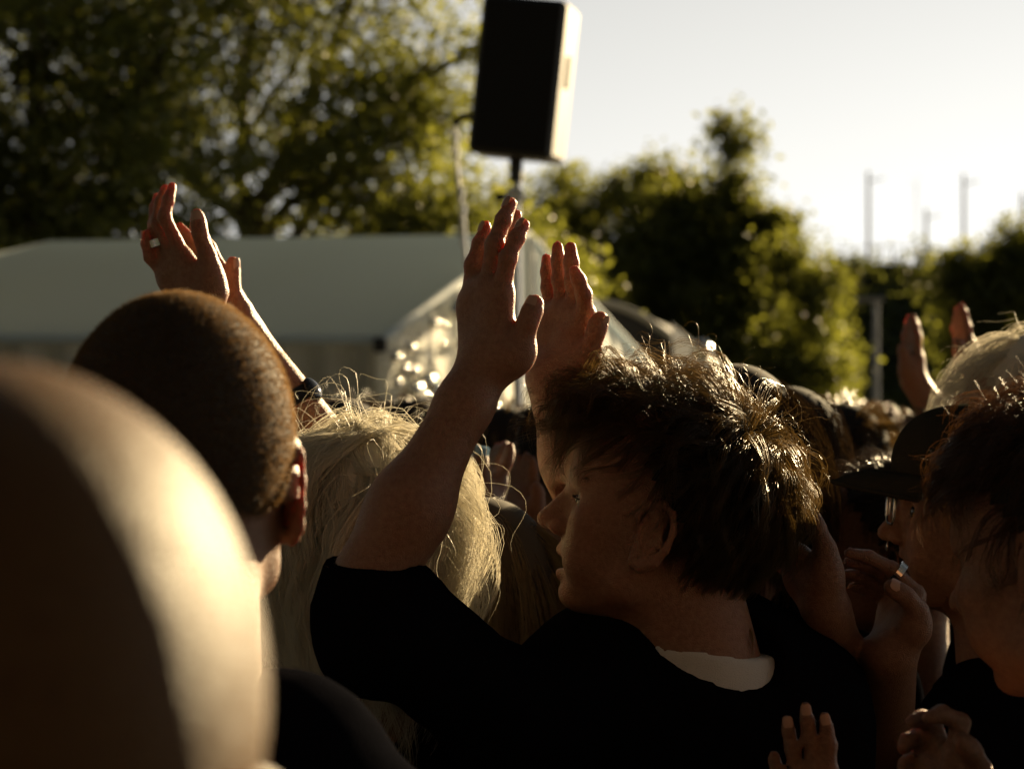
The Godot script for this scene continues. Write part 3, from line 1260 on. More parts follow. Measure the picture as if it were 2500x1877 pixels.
	tree(E, 2.8, 0.14, [[Vector3(0, 5.0, 0), Vector3(1.3, 1.2, 1.0), 170], [Vector3(-0.8, 3.2, 0), Vector3(1.6, 1.6, 1.3), 280], [Vector3(0.8, 3.0, 0), Vector3(1.5, 1.5, 1.3), 260], [Vector3(0.5, 5.6, 0), Vector3(0.6, 0.7, 0.5), 46], [Vector3(1.2, 4.5, 0), Vector3(0.9, 0.8, 0.8), 80]], 0.13, 46, 0.32, 105, "round dark tree left of the pointed tree in the middle distance", "trees in the middle distance")
	var Fp := at(1350, 1050, 45.0) * Vector3(1, 0, 1)
	tree(Fp, 2.6, 0.13, [[Vector3(0, 5.1, 0), Vector3(1.3, 1.1, 1.0), 170], [Vector3(-1.0, 4.2, 0), Vector3(1.0, 1.0, 1.0), 110], [Vector3(0.2, 3.2, 0), Vector3(1.6, 1.5, 1.2), 270]], 0.13, 46, 0.32, 106, "dark tree directly behind the loudspeaker pole", "trees in the middle distance")
	var G := at(1945, 1050, 40.0) * Vector3(1, 0, 1)
	tree(G, 2.2, 0.10, [[Vector3(-0.2, 4.3, 0), Vector3(0.36, 0.6, 0.4), 26], [Vector3(0.3, 3.7, 0), Vector3(0.55, 0.6, 0.5), 46], [Vector3(0.0, 2.6, 0), Vector3(0.85, 1.0, 0.8), 130]], 0.12, 42, 0.26, 107, "slender small tree at the right end of the middle trees", "trees in the middle distance")
	var H := at(2420, 1050, 90.0) * Vector3(1, 0, 1)
	tree(H, 4.5, 0.25, [[Vector3(0, 6.6, 0), Vector3(2.2, 1.5, 1.6), 120], [Vector3(1.2, 7.4, 0), Vector3(1.4, 1.6, 1.4), 110], [Vector3(0.4, 4.4, 0), Vector3(2.4, 2.2, 1.6), 200], [Vector3(-1.0, 6.9, 0), Vector3(0.7, 0.9, 0.7), 30]], 0.26, 44, 0.55, 108, "bushy dark trees at the far right below the masts")

	make_tent()
	make_speaker()


func make_tent() -> void:
	var fab := mat("tent_roof_fabric", lin(0.84, 0.86, 0.85), 0.7)
	fab.backlight_enabled = true
	fab.backlight = lin(0.62, 0.74, 0.82)
	fab.heightmap_enabled = true
	fab.heightmap_texture = noise_tex(0.012, 3, 40, Color(0, 0, 0), Color(1, 1, 1))
	fab.heightmap_scale = 0.5
	fab.uv1_triplanar = true
	fab.uv1_scale = Vector3(0.3, 0.3, 0.3)
	var wal := mat("tent_wall_fabric", lin(0.62, 0.60, 0.53), 0.8)
	wal.heightmap_enabled = true
	wal.heightmap_texture = fab.heightmap_texture
	wal.heightmap_scale = 3.0
	wal.uv1_triplanar = true
	wal.uv1_scale = Vector3(0.5, 0.1, 0.5)
	var gab := mat("tent_gable_fabric", lin(0.82, 0.82, 0.79), 0.55)
	gab.metallic_specular = 0.85
	gab.backlight_enabled = true
	gab.backlight = lin(0.7, 0.7, 0.67)
	var strip := mat("clear_strip", lin(0.78, 0.78, 0.74), 0.38)
	strip.metallic_specular = 0.8
	strip.backlight_enabled = true
	strip.backlight = lin(0.92, 0.92, 0.88)
	# corners: front eave, ridge, back eave; left end far outside the frame
	var FR := at(930, 829, 18.0)
	var RR := at(1288, 570, 20.4)
	var BR := Vector3(RR.x * 2 - FR.x, FR.y, RR.z * 2 - FR.z)
	var left := (at(-900, 823, 18.0) - FR)
	var FL := FR + left
	var RL := at(120, 588, 20.4)
	var BL := BR + left
	var o := thing("party_tent", Vector3(FR.x, 0, FR.z), "long white party tent with a pitched roof and a sunlit gable end", "tent")
	# front roof slope with a shallow sag, as a grid
	var roof := Soup.new()
	var NU := 40
	var NV := 12
	var P := func(u: float, v: float) -> Vector3:
		var e := FL.lerp(FR, u)
		var r := RL.lerp(RR, u)
		if u < 0.02: r = r.lerp(e, 0.0)
		return e.lerp(r, v) - Vector3(0, 0.07 * sin(PI * v) * (0.6 + 0.4 * absf(sin(u * 9.0))), 0)
	for j in NV:
		for i in NU:
			roof.quad(P.call(float(i) / NU, float(j) / NV), P.call(float(i + 1) / NU, float(j) / NV), P.call(float(i + 1) / NU, float(j + 1) / NV), P.call(float(i) / NU, float(j + 1) / NV))
	part("front_roof", roof.done(), fab, o)
	var back := Soup.new()
	back.quad(RL, RR, BR, BL)
	part("back_roof", back.done(), fab, o)
	# hip at the left end
	var hip := Soup.new()
	hip.tri(FL, RL, BL)
	part("left_hip", hip.done(), fab, o)
	# valance along the front eave and the wall below it, in gentle folds
	var wall := Soup.new()
	var n := 120
	for i in n:
		var a := FR.lerp(FL, float(i) / n)
		var b := FR.lerp(FL, float(i + 1) / n)
		var za := Vector3(0, 0, 0.035 * sin(i * 0.9) - 0.10)
		var zb := Vector3(0, 0, 0.035 * sin((i + 1) * 0.9) - 0.10)
		wall.quad(Vector3(a.x, 0, a.z) + za, Vector3(b.x, 0, b.z) + zb, b + zb - Vector3(0, 0.02, 0), a + za - Vector3(0, 0.02, 0))
	part("front_wall", wall.done(), wal, o)
	for k in 2:
		var hem := tube([FL, FR] if k == 0 else [FR, RR, BR], 0.028, 0.028, 8)
		part("hem", hem, fab, o)
	var dark := Soup.new()
	dark.box(at(928, 842, 17.97), Vector3(0.045, 0.05, 0.045), Basis(), 0.01)
	part("corner_joint", dark.done(), M.black_plastic, o)
	# the gable end: triangle with two seams, then hanging clear strips below
	var dir := (BR - FR)
	var out := Vector3(-dir.z, 0, dir.x).normalized()
	if out.x < 0: out = -out
	var edges := [0.0, 0.34, 0.5, 0.56, 0.74, 1.0]
	var roof_y := func(f: float) -> float: return lerpf(FR.y, RR.y, 1.0 - absf(f - 0.5) * 2.0)
	for k in edges.size() - 1:
		var g := Soup.new()
		var f0: float = edges[k] + 0.005
		var f1: float = edges[k + 1] - 0.005
		var folds := int((f1 - f0) * 60.0)
		for i in folds:
			var u0 := lerpf(f0, f1, float(i) / folds)
			var u1 := lerpf(f0, f1, float(i + 1) / folds)
			var w0 := out * 0.022 * sin(i * 1.9)
			var w1 := out * 0.022 * sin((i + 1) * 1.9)
			var a: Vector3 = FR + dir * u0
			var b: Vector3 = FR + dir * u1
			g.quad(Vector3(a.x, 0.25, a.z) + w0, Vector3(b.x, 0.25, b.z) + w1, Vector3(b.x, roof_y.call(u1) - 0.03, b.z) + w1 * 0.3, Vector3(a.x, roof_y.call(u0) - 0.03, a.z) + w0 * 0.3)
		part("gable_panel", g.done(), gab, o)
	for k in [1, 2, 3, 4]:
		var q: Vector3 = FR + dir * float(edges[k])
		part("gable_pole", tube([Vector3(q.x, 0, q.z) + out * 0.02, Vector3(q.x, roof_y.call(edges[k]) - 0.02, q.z) + out * 0.02], 0.022, 0.022, 8), M.galvanised, o)
	var rng := RandomNumberGenerator.new()
	rng.seed = 9
	for i in 26:
		var f := 0.01 + 0.036 * i
		if f > 0.98: break
		var q: Vector3 = FR + dir * f
		var ytop: float = roof_y.call(f) - 0.06 if f < 0.34 else FR.y - 0.03
		var w := 0.020 * dir.length() * rng.randf_range(0.55, 0.95)
		var turn := Basis(Vector3.UP, rng.randf_range(-0.9, 0.9))
		var st := Soup.new()
		var ax := turn * dir.normalized()
		var nz := turn * out
		var rows := 7
		for j in rows:
			var y0 := lerpf(0.55, ytop, float(j) / rows)
			var y1 := lerpf(0.55, ytop, float(j + 1) / rows)
			var c0 := Vector3(q.x, y0, q.z) + out * (0.05 + 0.03 * sin(j * 1.7 + i))
			var c1 := Vector3(q.x, y1, q.z) + out * (0.05 + 0.03 * sin((j + 1) * 1.7 + i))
			for h in 4:
				var u0 := -1.0 + 0.5 * h
				var u1 := u0 + 0.5
				st.quad(c0 + ax * w * u0 + nz * 0.02 * cos(u0 * 1.5), c0 + ax * w * u1 + nz * 0.02 * cos(u1 * 1.5), c1 + ax * w * u1 + nz * 0.02 * cos(u1 * 1.5), c1 + ax * w * u0 + nz * 0.02 * cos(u0 * 1.5))
		part("hanging_strip", st.done(), strip, o)
	# added metal balls that stand in for sun glints on the strips
	var ball := SphereMesh.new()
	ball.radius = 0.045
	ball.height = 0.09
	ball.radial_segments = 20
	ball.rings = 12
	var glint := mat("polished_metal", lin(0.95, 0.92, 0.85), 0.16, 1.0)
	ball.material = glint
	for q in [[1057, 790, 1.0], [1083, 793, 0.7], [1000, 850, 1.0], [965, 872, 0.9], [985, 900, 1.0], [1003, 905, 1.2], [968, 935, 0.9], [1120, 740, 1.2], [1110, 760, 1.4], [1120, 840, 0.9], [1075, 840, 0.6], [958, 1006, 1.1], [1263, 940, 1.1], [1040, 930, 1.6], [1060, 955, 1.8], [1025, 975, 1.6], [1010, 950, 1.5], [1050, 985, 1.7], [1205, 1000, 1.6], [1225, 1030, 1.5], [1250, 1010, 1.0], [1295, 965, 0.9]]:
		var b := MeshInstance3D.new()
		b.name = "glint_ball"
		b.mesh = ball
		b.scale = Vector3.ONE * q[2]
		# set each one on the gable's plane
		var e := at(q[0], q[1], 1.0) - EYE
		var dd := (FR + out * 0.13 - EYE).dot(out) / e.dot(out)
		o.add_child(b, true)
		b.position = EYE + e * dd - o.position

	# the dark arched canopy to the right of the tent, with a pale sunlit wing
	var cn := mat("canopy_cloth", lin(0.012, 0.012, 0.014), 0.6)
	var c := thing("stage_canopy", at(1560, 1050, 24.0) * Vector3(1, 0, 1), "dark arched stage canopy with a pale rim, right of the white tent", "canopy")
	var arch := Soup.new()
	var rimp := []
	for i in 13:
		var f := i / 12.0
		rimp.append(at(1440 + 250 * f, 735 + 120 * f * f + 15 * f, 24.0))
	for i in 12:
		var p0: Vector3 = rimp[i]
		var p1: Vector3 = rimp[i + 1]
		arch.quad(Vector3(p0.x, 0.3, p0.z), Vector3(p1.x, 0.3, p1.z), p1, p0)
		arch.quad(p0, p1, p1 + Vector3(0.5, 0, -3.0), p0 + Vector3(0.5, 0, -3.0))
	part("canopy_shell", arch.done(), cn, c)
	part("rim", tube(rimp, 0.035, 0.035, 8), M.galvanised, c)
	var wing := Soup.new()
	var w0 := at(1640, 788, 23.4)
	wing.quad(at(1645, 900, 23.4), at(1740, 900, 23.9), at(1715, 850, 23.8), w0)
	part("wing", wing.done(), gab, c)
	var kb := MeshInstance3D.new()
	kb.name = "glint_sphere"  # metal ball added to give the bright glint beside the wing
	var glint_mesh: SphereMesh = ball.duplicate()
	kb.mesh = glint_mesh
	c.add_child(kb)
	kb.position = at(1714, 856, 23.3) - c.position
	kb.scale = Vector3.ONE * 2.2


func make_speaker() -> void:
	var d := 11.4
	var cab := mat("speaker_case", lin(0.006, 0.006, 0.007), 0.5)
	cab.metallic_specular = 0.9
	var grille := mat("speaker_grille", lin(0.004, 0.004, 0.005), 0.7)
	var c := at(1278, 195, d)
	var foot := Vector3(at(1272, 400, d).x, 0, c.z)
	var o := thing("loudspeaker", foot, "black loudspeaker box mounted high on a pole stand, right side blazing in the sun", "loudspeaker")
	# box turned so that its right side shows, leaning a little
	var b := Basis(Vector3.UP, deg_to_rad(-10.0)).rotated(Vector3(0, 0, 1), deg_to_rad(-6.0)).rotated(Vector3(1, 0, 0), deg_to_rad(3.0))
	var h := Vector3(0.186, 0.342, 0.19)
	var s := Soup.new()
	s.box(c - b.z * 0.02, h, b, 0.022)
	part("cabinet", s.done(), cab, o)
	var g := Soup.new()
	g.box(c + b.z * 0.176, Vector3(0.166, 0.322, 0.006), b, 0.004)
	part("grille", g.done(), grille, o)
	for k: float in [-1.0, 1.0]:
		var hn := Soup.new()
		hn.box(c + b.x * (h.x + 0.004) * k + b.y * 0.05, Vector3(0.008, 0.07, 0.03), b, 0.004)
		part("handle", hn.done(), grille, o)
	var under := c - b.y * 0.345 - b.z * 0.02
	var silver := mat("pole_silver", lin(0.78, 0.77, 0.74), 0.3, 0.7)
	part("socket", tube([under + Vector3(0, 0.02, 0), under - Vector3(0, 0.10, 0)], 0.03, 0.03, 14), cab, o)
	var joint := under - Vector3(0.005, 0.16, 0)
	part("upper_pole", tube([under + Vector3(0.012, -0.02, 0), joint + Vector3(0, -0.06, 0)], 0.019, 0.019, 14), silver, o)
	var cl := Soup.new()
	cl.box(joint, Vector3(0.042, 0.028, 0.036), Basis(), 0.01)
	part("clamp", cl.done(), silver, o)
	part("clamp_knob", tube([joint + Vector3(-0.04, 0, 0), joint + Vector3(-0.085, -0.01, 0)], 0.018, 0.022, 12), cab, o)
	part("lower_pole", tube([joint, Vector3(foot.x, 1.0, foot.z), Vector3(foot.x, 0.5, foot.z)], 0.022, 0.024, 14), silver, o)
	for k in 3:
		var a := TAU * k / 3.0 + 0.3
		part("leg", tube([Vector3(foot.x, 0.85, foot.z), foot + Vector3(cos(a) * 0.55, 0.02, sin(a) * 0.55)], 0.014, 0.014, 8), cab, o)
	# bracket on the left of the box and the thin whip mast it holds
	var e0 := at(1172, 287, d)
	part("bracket", tube([at(1180, 292, d), e0, at(1130, 283, d), at(1106, 304, d)], 0.022, 0.016, 8), cab, o)
	var wp := thing("thin_mast", at(1150, 1050, 12.2) * Vector3(1, 0, 1), "thin glinting metal mast left of the loudspeaker", "mast")
	part("pole", tube([wp.position, at(1148, 720, 12.2), at(1136, 620, 12.2), at(1128, 520, 12.2), at(1114, 400, 12.2), at(1110, 310, 12.2)], 0.013, 0.010, 12), silver, wp)
	for q in [[1111, 335], [1113, 372], [1129, 508], [1131, 588], [1126, 470]]:
		var p := at(q[0], q[1], 12.2)
		part("collar", tube([p - Vector3(0, 0.022, 0), p + Vector3(0, 0.022, 0)], 0.017, 0.017, 14), silver, wp)


func pts(d: float, list: Array) -> Array:
	var out := []
	for q in list:
		out.append(at(q[0], q[1], d + (q[2] if q.size() > 2 else 0.0)))
	return out


func make_people() -> void:
	bald_man()
	shaved_man()
	main_man()
	blonde_woman()
	cap_man()
	right_edge_man()
	bottom_hands()
	others()


# nearest of all: a bald head at the lower left, far out of focus
func bald_man() -> void:
	var c := at(-20, 1946, 0.74)
	var o := person(c, "bald man nearest the camera at the lower left, out of focus, seen from behind")
	var t := head_frame(c, 8.0, 4.0, 0.0, 1.0)
	var s := Sdf.new()
	add_head(s, t, {"face": true, "ear": Vector3(0.069, -0.034, 0.016), "flare": 0.25})
	sdf_job("body", s, 0.006, M.skin_scalp, o)
	dress(o, t * Vector3(0, -0.205, -0.04), 0.0, M.black_cloth, 0.20, 0.025)


func shaved_man() -> void:
	var c := at(432, 1168, 1.82)
	var o := person(c, "man with close-shaved dark hair and sunlit right ear, seen from behind")
	var t := head_frame(c, 6.0, 2.0, 0.0, 1.03)
	var s := Sdf.new()
	add_head(s, t, {"ear": Vector3(0.0700, -0.010, -0.004), "flare": 0.30})
	sdf_job("body", s, 0.0045, M.skin_tan, o)
	job("scalp", M.scalp_dark, o, scalp_arrays.bind(t, 0.0012, 0.05))
	job("hair", M.stubble, o, fuzz_arrays.bind(t, 46000, 0.0044, 0.00030, 5, 0.05))
	# his right shoulder is drawn up, the arm lifted to clap
	var n := t * Vector3(0.02, -0.20, -0.04)
	var sh := torso_sdf(n, 0.0, 0.21, 1.0, [1, 0])
	sh.cap(at(500, 1900, 1.84), at(700, 1880, 1.80), 0.062, 0.060, 0.05)
	sh.cap(at(700, 1880, 1.80), at(760, 2150, 1.72), 0.060, 0.048, 0.03)
	sdf_job("shirt", sh, 0.016, M.black_cloth, o)
	legs(o, n, 0.0, 0.21)


func main_man() -> void:
	var c := at(1606, 1276, 2.56)
	var o := person(c, "man in black with tousled brown hair, face in profile, clapping above his head")
	var t := head_frame(c, 86.0, 13.0, 0.0, 1.0)
	var s := Sdf.new()
	add_head(s, t, {"mouth": 0.011, "neck": Vector3(0, -0.17, -0.085), "neck_r": 0.052, "ear": Vector3(0.0745, -0.012, 0.004), "flare": 0.40})
	# left forearm and hand
	var LD := 2.43
	var elbow := at(895, 1440, 2.40)
	var wrist := at(1190, 872, LD)
	s.xf = Transform3D()
	s.sc = 1.0
	s.group(0.02)
	s.cap(elbow, at(1000, 1240, 2.40), 0.0385, 0.0340, 0.03)
	s.cap(at(1000, 1240, 2.40), at(1135, 985, 2.42), 0.0338, 0.0240, 0.03)
	s.cap(at(1135, 985, 2.42), wrist, 0.0240, 0.0215, 0.02)
	var lf := [pts(LD, [[1226, 706, -0.010], [1240, 630, -0.016], [1262, 580, -0.012], [1279, 549, -0.006]]),
		pts(LD, [[1194, 692, 0.002], [1207, 598, -0.002], [1229, 537, 0.004], [1247, 497, 0.012]]),
		pts(LD, [[1166, 700, 0.016], [1198, 622, 0.026], [1240, 560, 0.036], [1260, 525, 0.042]]),
		pts(LD, [[1146, 728, 0.027], [1153, 646, 0.022], [1170, 594, 0.022], [1187, 552, 0.022]])]
	var lt := pts(LD, [[1232, 872, -0.012], [1272, 842, -0.020], [1289, 786, -0.026], [1307, 740, -0.024]])
	add_hand(s, wrist, elbow, lf, lt, 0.93)
	s.group(0.02)
	s.cap(at(1218, 888, LD - 0.006), at(1262, 868, LD - 0.014), 0.0150, 0.0132, 0.015)   # ball of the thumb
	# right forearm and hand, behind
	var RD := 2.60
	var relbow := at(1500, 1380, 2.66)
	var rwrist := at(1350, 925, RD)
	s.group(0.02)
	s.cap(relbow, at(1412, 1120, 2.62), 0.040, 0.036, 0.03)
	s.cap(at(1412, 1120, 2.62), rwrist, 0.0355, 0.0265, 0.02)
	var rf := [pts(RD, [[1430, 762, -0.014], [1425, 718, -0.040], [1413, 684, -0.052], [1403, 662, -0.056]]),
		pts(RD, [[1404, 748, 0.002], [1399, 686, -0.002], [1395, 640, -0.002], [1393, 604, 0.000]]),
		pts(RD, [[1374, 746, 0.017], [1366, 684, 0.016], [1363, 636, 0.016], [1361, 602, 0.017]]),
		pts(RD, [[1346, 756, 0.031], [1338, 702, 0.032], [1335, 664, 0.032], [1334, 630, 0.032]])]
	var rt := pts(RD, [[1412, 888, -0.018], [1440, 856, -0.030], [1454, 812, -0.036], [1466, 778, -0.036]])
	add_hand(s, rwrist, relbow, rf, rt, 0.90)
	sdf_job("body", s, 0.0034, M.skin_fair, o)
	var view := Vector3(0, 0, 1)
	nails(o, [[lt[3], lt[2], Vector3(-0.55, 0.35, 0.75), 0.0095], [lf[0][3], lf[0][2], Vector3(-0.75, 0.3, 0.55), 0.0074], [lf[1][3], lf[1][2], Vector3(-0.75, 0.3, 0.5), 0.0077], [lf[3][3], lf[3][2], Vector3(-0.85, 0.2, 0.4), 0.0066]])
	nails(o, [[rt[3], rt[2], Vector3(0.85, 0.1, 0.35), 0.0093]])
	job("arm_hair", M.arm_hair, o, arm_fuzz_arrays.bind(elbow, at(1135, 985, 2.42), 0.0385, 0.0245, 900, 0.012, 0.00022, 31))
	job("arm_hair", M.arm_hair, o, arm_fuzz_arrays.bind(relbow, rwrist, 0.040, 0.027, 300, 0.010, 0.00018, 32))
	# eyes
	for x: float in [-1.0, 1.0]:
		var e := Sdf.new()
		e.ball(t * Vector3(0.031 * x, 0.006, 0.0690), Vector3.ONE * 0.0125)
		sdf_job("eye", e, 0.0025, M.eye_white, o)
		var ir := Sdf.new()
		ir.ball(t * Vector3(0.0315 * x, 0.006, 0.0775), Vector3.ONE * 0.0055)
		sdf_job("iris", ir, 0.0015, M.eye_dark, o)
	for x: float in [-1.0, 1.0]:
		job("eyebrow", M.hair_dark, o, func() -> Array:
			var brow := Tubes.new()
			var rb := RandomNumberGenerator.new()
			rb.seed = 4
			for i in 160:
				var f := rb.randf()
				var b := Vector3(x * lerpf(0.012, 0.047, f), 0.022 + 0.006 * sin(f * 2.6) + rb.randfn() * 0.0016, lerpf(0.0885, 0.073, f * f))
				brow.add(PackedVector3Array([t * b, t * (b + Vector3(0.005 * x, 0.002, 0.001)), t * (b + Vector3(0.009 * x, 0.0015, 0.0005))]), 0.00030, 0.0001, 3)
			return brow.done())
		job("eyelashes", M.hair_dark, o, func() -> Array:
			var lash := Tubes.new()
			for i in 36:
				var f := i / 35.0
				var b := Vector3(x * lerpf(0.020, 0.043, f), 0.0105 - 0.003 * f, 0.0805 - 0.006 * f * f)
				lash.add(PackedVector3Array([t * b, t * (b + Vector3(0.001 * x, -0.002, 0.003)), t * (b + Vector3(0.002 * x, -0.002, 0.006))]), 0.0002, 0.00008, 3)
			return lash.done())
	# hair
	job("scalp", M.hair_base, o, scalp_arrays.bind(t, 0.004, 0.02))
	var whorl := Vector3(0.30, 0.80, -0.60)
	var side := func(n: Vector3) -> float:
		# long on top, shorter over the ears and at the nape
		return clampf(0.66 + 0.44 * n.y, 0.50, 1.05)
	hair_job(t, {"seed": 11, "whorl": whorl, "clumps": 430, "per": 14, "len": 0.100, "seg": 8, "lift": 0.50, "grav": 0.05, "cling": 0.34, "low_puff": 0.25, "curl": 0.42, "curl_n": 0.9, "clump_r": 0.0075, "tight": 0.70, "frizz": 0.12, "r": 0.00031, "over": 0.12, "puff": 0.26, "jitter": 0.8, "length_at": side}, M.hair_brown, o)
	# the wavy fringe that curls forward off the brow
	hair_job(t, {"seed": 12, "whorl": whorl, "clumps": 80, "per": 14, "len": 0.100, "seg": 11, "lift": 0.85, "grav": 0.10, "curl": 1.0, "curl_n": 1.2, "clump_r": 0.0055, "tight": 0.8, "frizz": 0.3, "r": 0.00032, "over": 0.18, "puff": 0.34, "jitter": 0.8, "comb": Vector3(0.0, 0.15, 0.7), "area": func(n: Vector3): return n.z > 0.42 and n.y > 0.2}, M.hair_brown, o)
	hair_job(t, {"seed": 15, "whorl": whorl, "clumps": 110, "per": 4, "len": 0.060, "seg": 10, "lift": 0.9, "grav": 0.08, "curl": 1.2, "curl_n": 1.1, "clump_r": 0.006, "tight": 0.5, "frizz": 0.4, "r": 0.00018, "over": 0.20, "puff": 0.4, "jitter": 1.0, "comb": Vector3(0.0, 0.2, 0.5), "area": func(n: Vector3): return n.z > 0.25 and n.y > 0.25}, M.hair_brown, o)
	# back: smoother locks that lie over one another towards the nape
	hair_job(t, {"seed": 13, "whorl": whorl, "clumps": 280, "per": 15, "len": 0.092, "seg": 8, "lift": 0.36, "grav": 0.15, "cling": 0.42, "low_puff": 0.22, "curl": 0.24, "curl_n": 0.8, "clump_r": 0.007, "tight": 0.75, "frizz": 0.08, "r": 0.00029, "over": 0.12, "puff": 0.22, "jitter": 0.35, "length_at": func(n: Vector3) -> float: return clampf(0.85 + 0.30 * n.y, 0.62, 1.1), "area": func(n: Vector3): return n.z < -0.2}, M.hair_brown, o)
	# stray hairs standing off the top
	hair_job(t, {"seed": 14, "whorl": whorl, "clumps": 200, "per": 2, "len": 0.045, "seg": 9, "lift": 1.1, "grav": 0.06, "curl": 0.8, "curl_n": 1.1, "clump_r": 0.02, "tight": 0.2, "frizz": 0.6, "r": 0.00015, "over": 0.16, "puff": 0.3, "jitter": 1.2, "area": func(n: Vector3): return n.y > 0.25}, M.hair_brown, o)
	# nape hairs
	job("nape_hair", M.arm_hair, o, func() -> Array:
		var rn := RandomNumberGenerator.new()
		rn.seed = 8
		var tb := Tubes.new()
		for i in 260:
			var f := rn.randf()
			var p := t * Vector3(rn.randf_range(-0.02, 0.03), lerpf(-0.075, -0.125, f), lerpf(-0.105, -0.112, f) - 0.004)
			tb.add(PackedVector3Array([p, p + Vector3(0.003, -0.006, 0.001), p + Vector3(0.002 + 0.004 * rn.randf(), -0.014 - 0.008 * rn.randf(), 0.002)]), 0.0003, 0.0001, 3)
		return tb.done())

	# black shirt over a white one, both open at the neck
	var n := at(1668, 1612, 2.58)
	var sh := Sdf.new()
	sh.group(0.0)
	var lsh := at(1240, 1752, 2.50)
	var rsh := at(1945, 1722, 2.62)
	sh.cap(at(1400, 1765, 2.56), at(1860, 1745, 2.60), 0.050, 0.052, 0.05)
	sh.cap(at(1560, 1725, 2.60), at(1800, 1700, 2.61), 0.048, 0.050, 0.04)
	sh.cap(lsh, rsh + Vector3(0, -0.01, 0), 0.054, 0.062, 0.06)
	sh.cap(at(1640, 1830, 2.60), at(1640, 2900, 2.60), 0.175, 0.16, 0.06, 1.55, Vector3(0, 0, 1))
	sh.cap(rsh, at(2015, 2400, 2.55), 0.060, 0.05, 0.05)
	# raised left sleeve, loose
	sh.cap(lsh + Vector3(0.01, -0.005, 0), at(942, 1520, 2.41), 0.058, 0.057, 0.04)
	sh.cap(at(938, 1520, 2.41), at(912, 1420, 2.40), 0.056, 0.050, 0.03)
	sh.cap(at(870, 1600, 2.42), at(885, 1500, 2.40), 0.030, 0.034, 0.03)
	sh.cut(at(910, 1366, 2.40), Vector3(0.06, 1.0, 0.12))
	sh.ball(at(1765, 1560, 2.50), Vector3(0.071, 0.040, 0.085), 0.006, Basis(Vector3(0, 0, 1), -0.42), 1)
	var nz := FastNoiseLite.new()
	nz.seed = 3
	nz.frequency = 9.0
	sh.noise = nz
	sh.noise_amp = 0.008
	sdf_job("shirt", sh, 0.008, M.black_cloth, o)
	var ws := Sdf.new()
	ws.group(0.0)
	ws.cap(at(1679, 1580, 2.56), at(1724, 1745, 2.57), 0.0615, 0.078, 0.02)
	ws.cap(at(1738, 1580, 2.56), at(1768, 1750, 2.57), 0.0535, 0.072, 0.02)
	ws.cut(at(1735, 1596, 2.50), Vector3(0.150, 1.0, 0.05))
	ws.noise = nz
	ws.noise_amp = 0.003
	sdf_job("undershirt", ws, 0.005, M.white_cloth, o)
	legs(o, at(1640, 1680, 2.6), 0.0, 0.19)


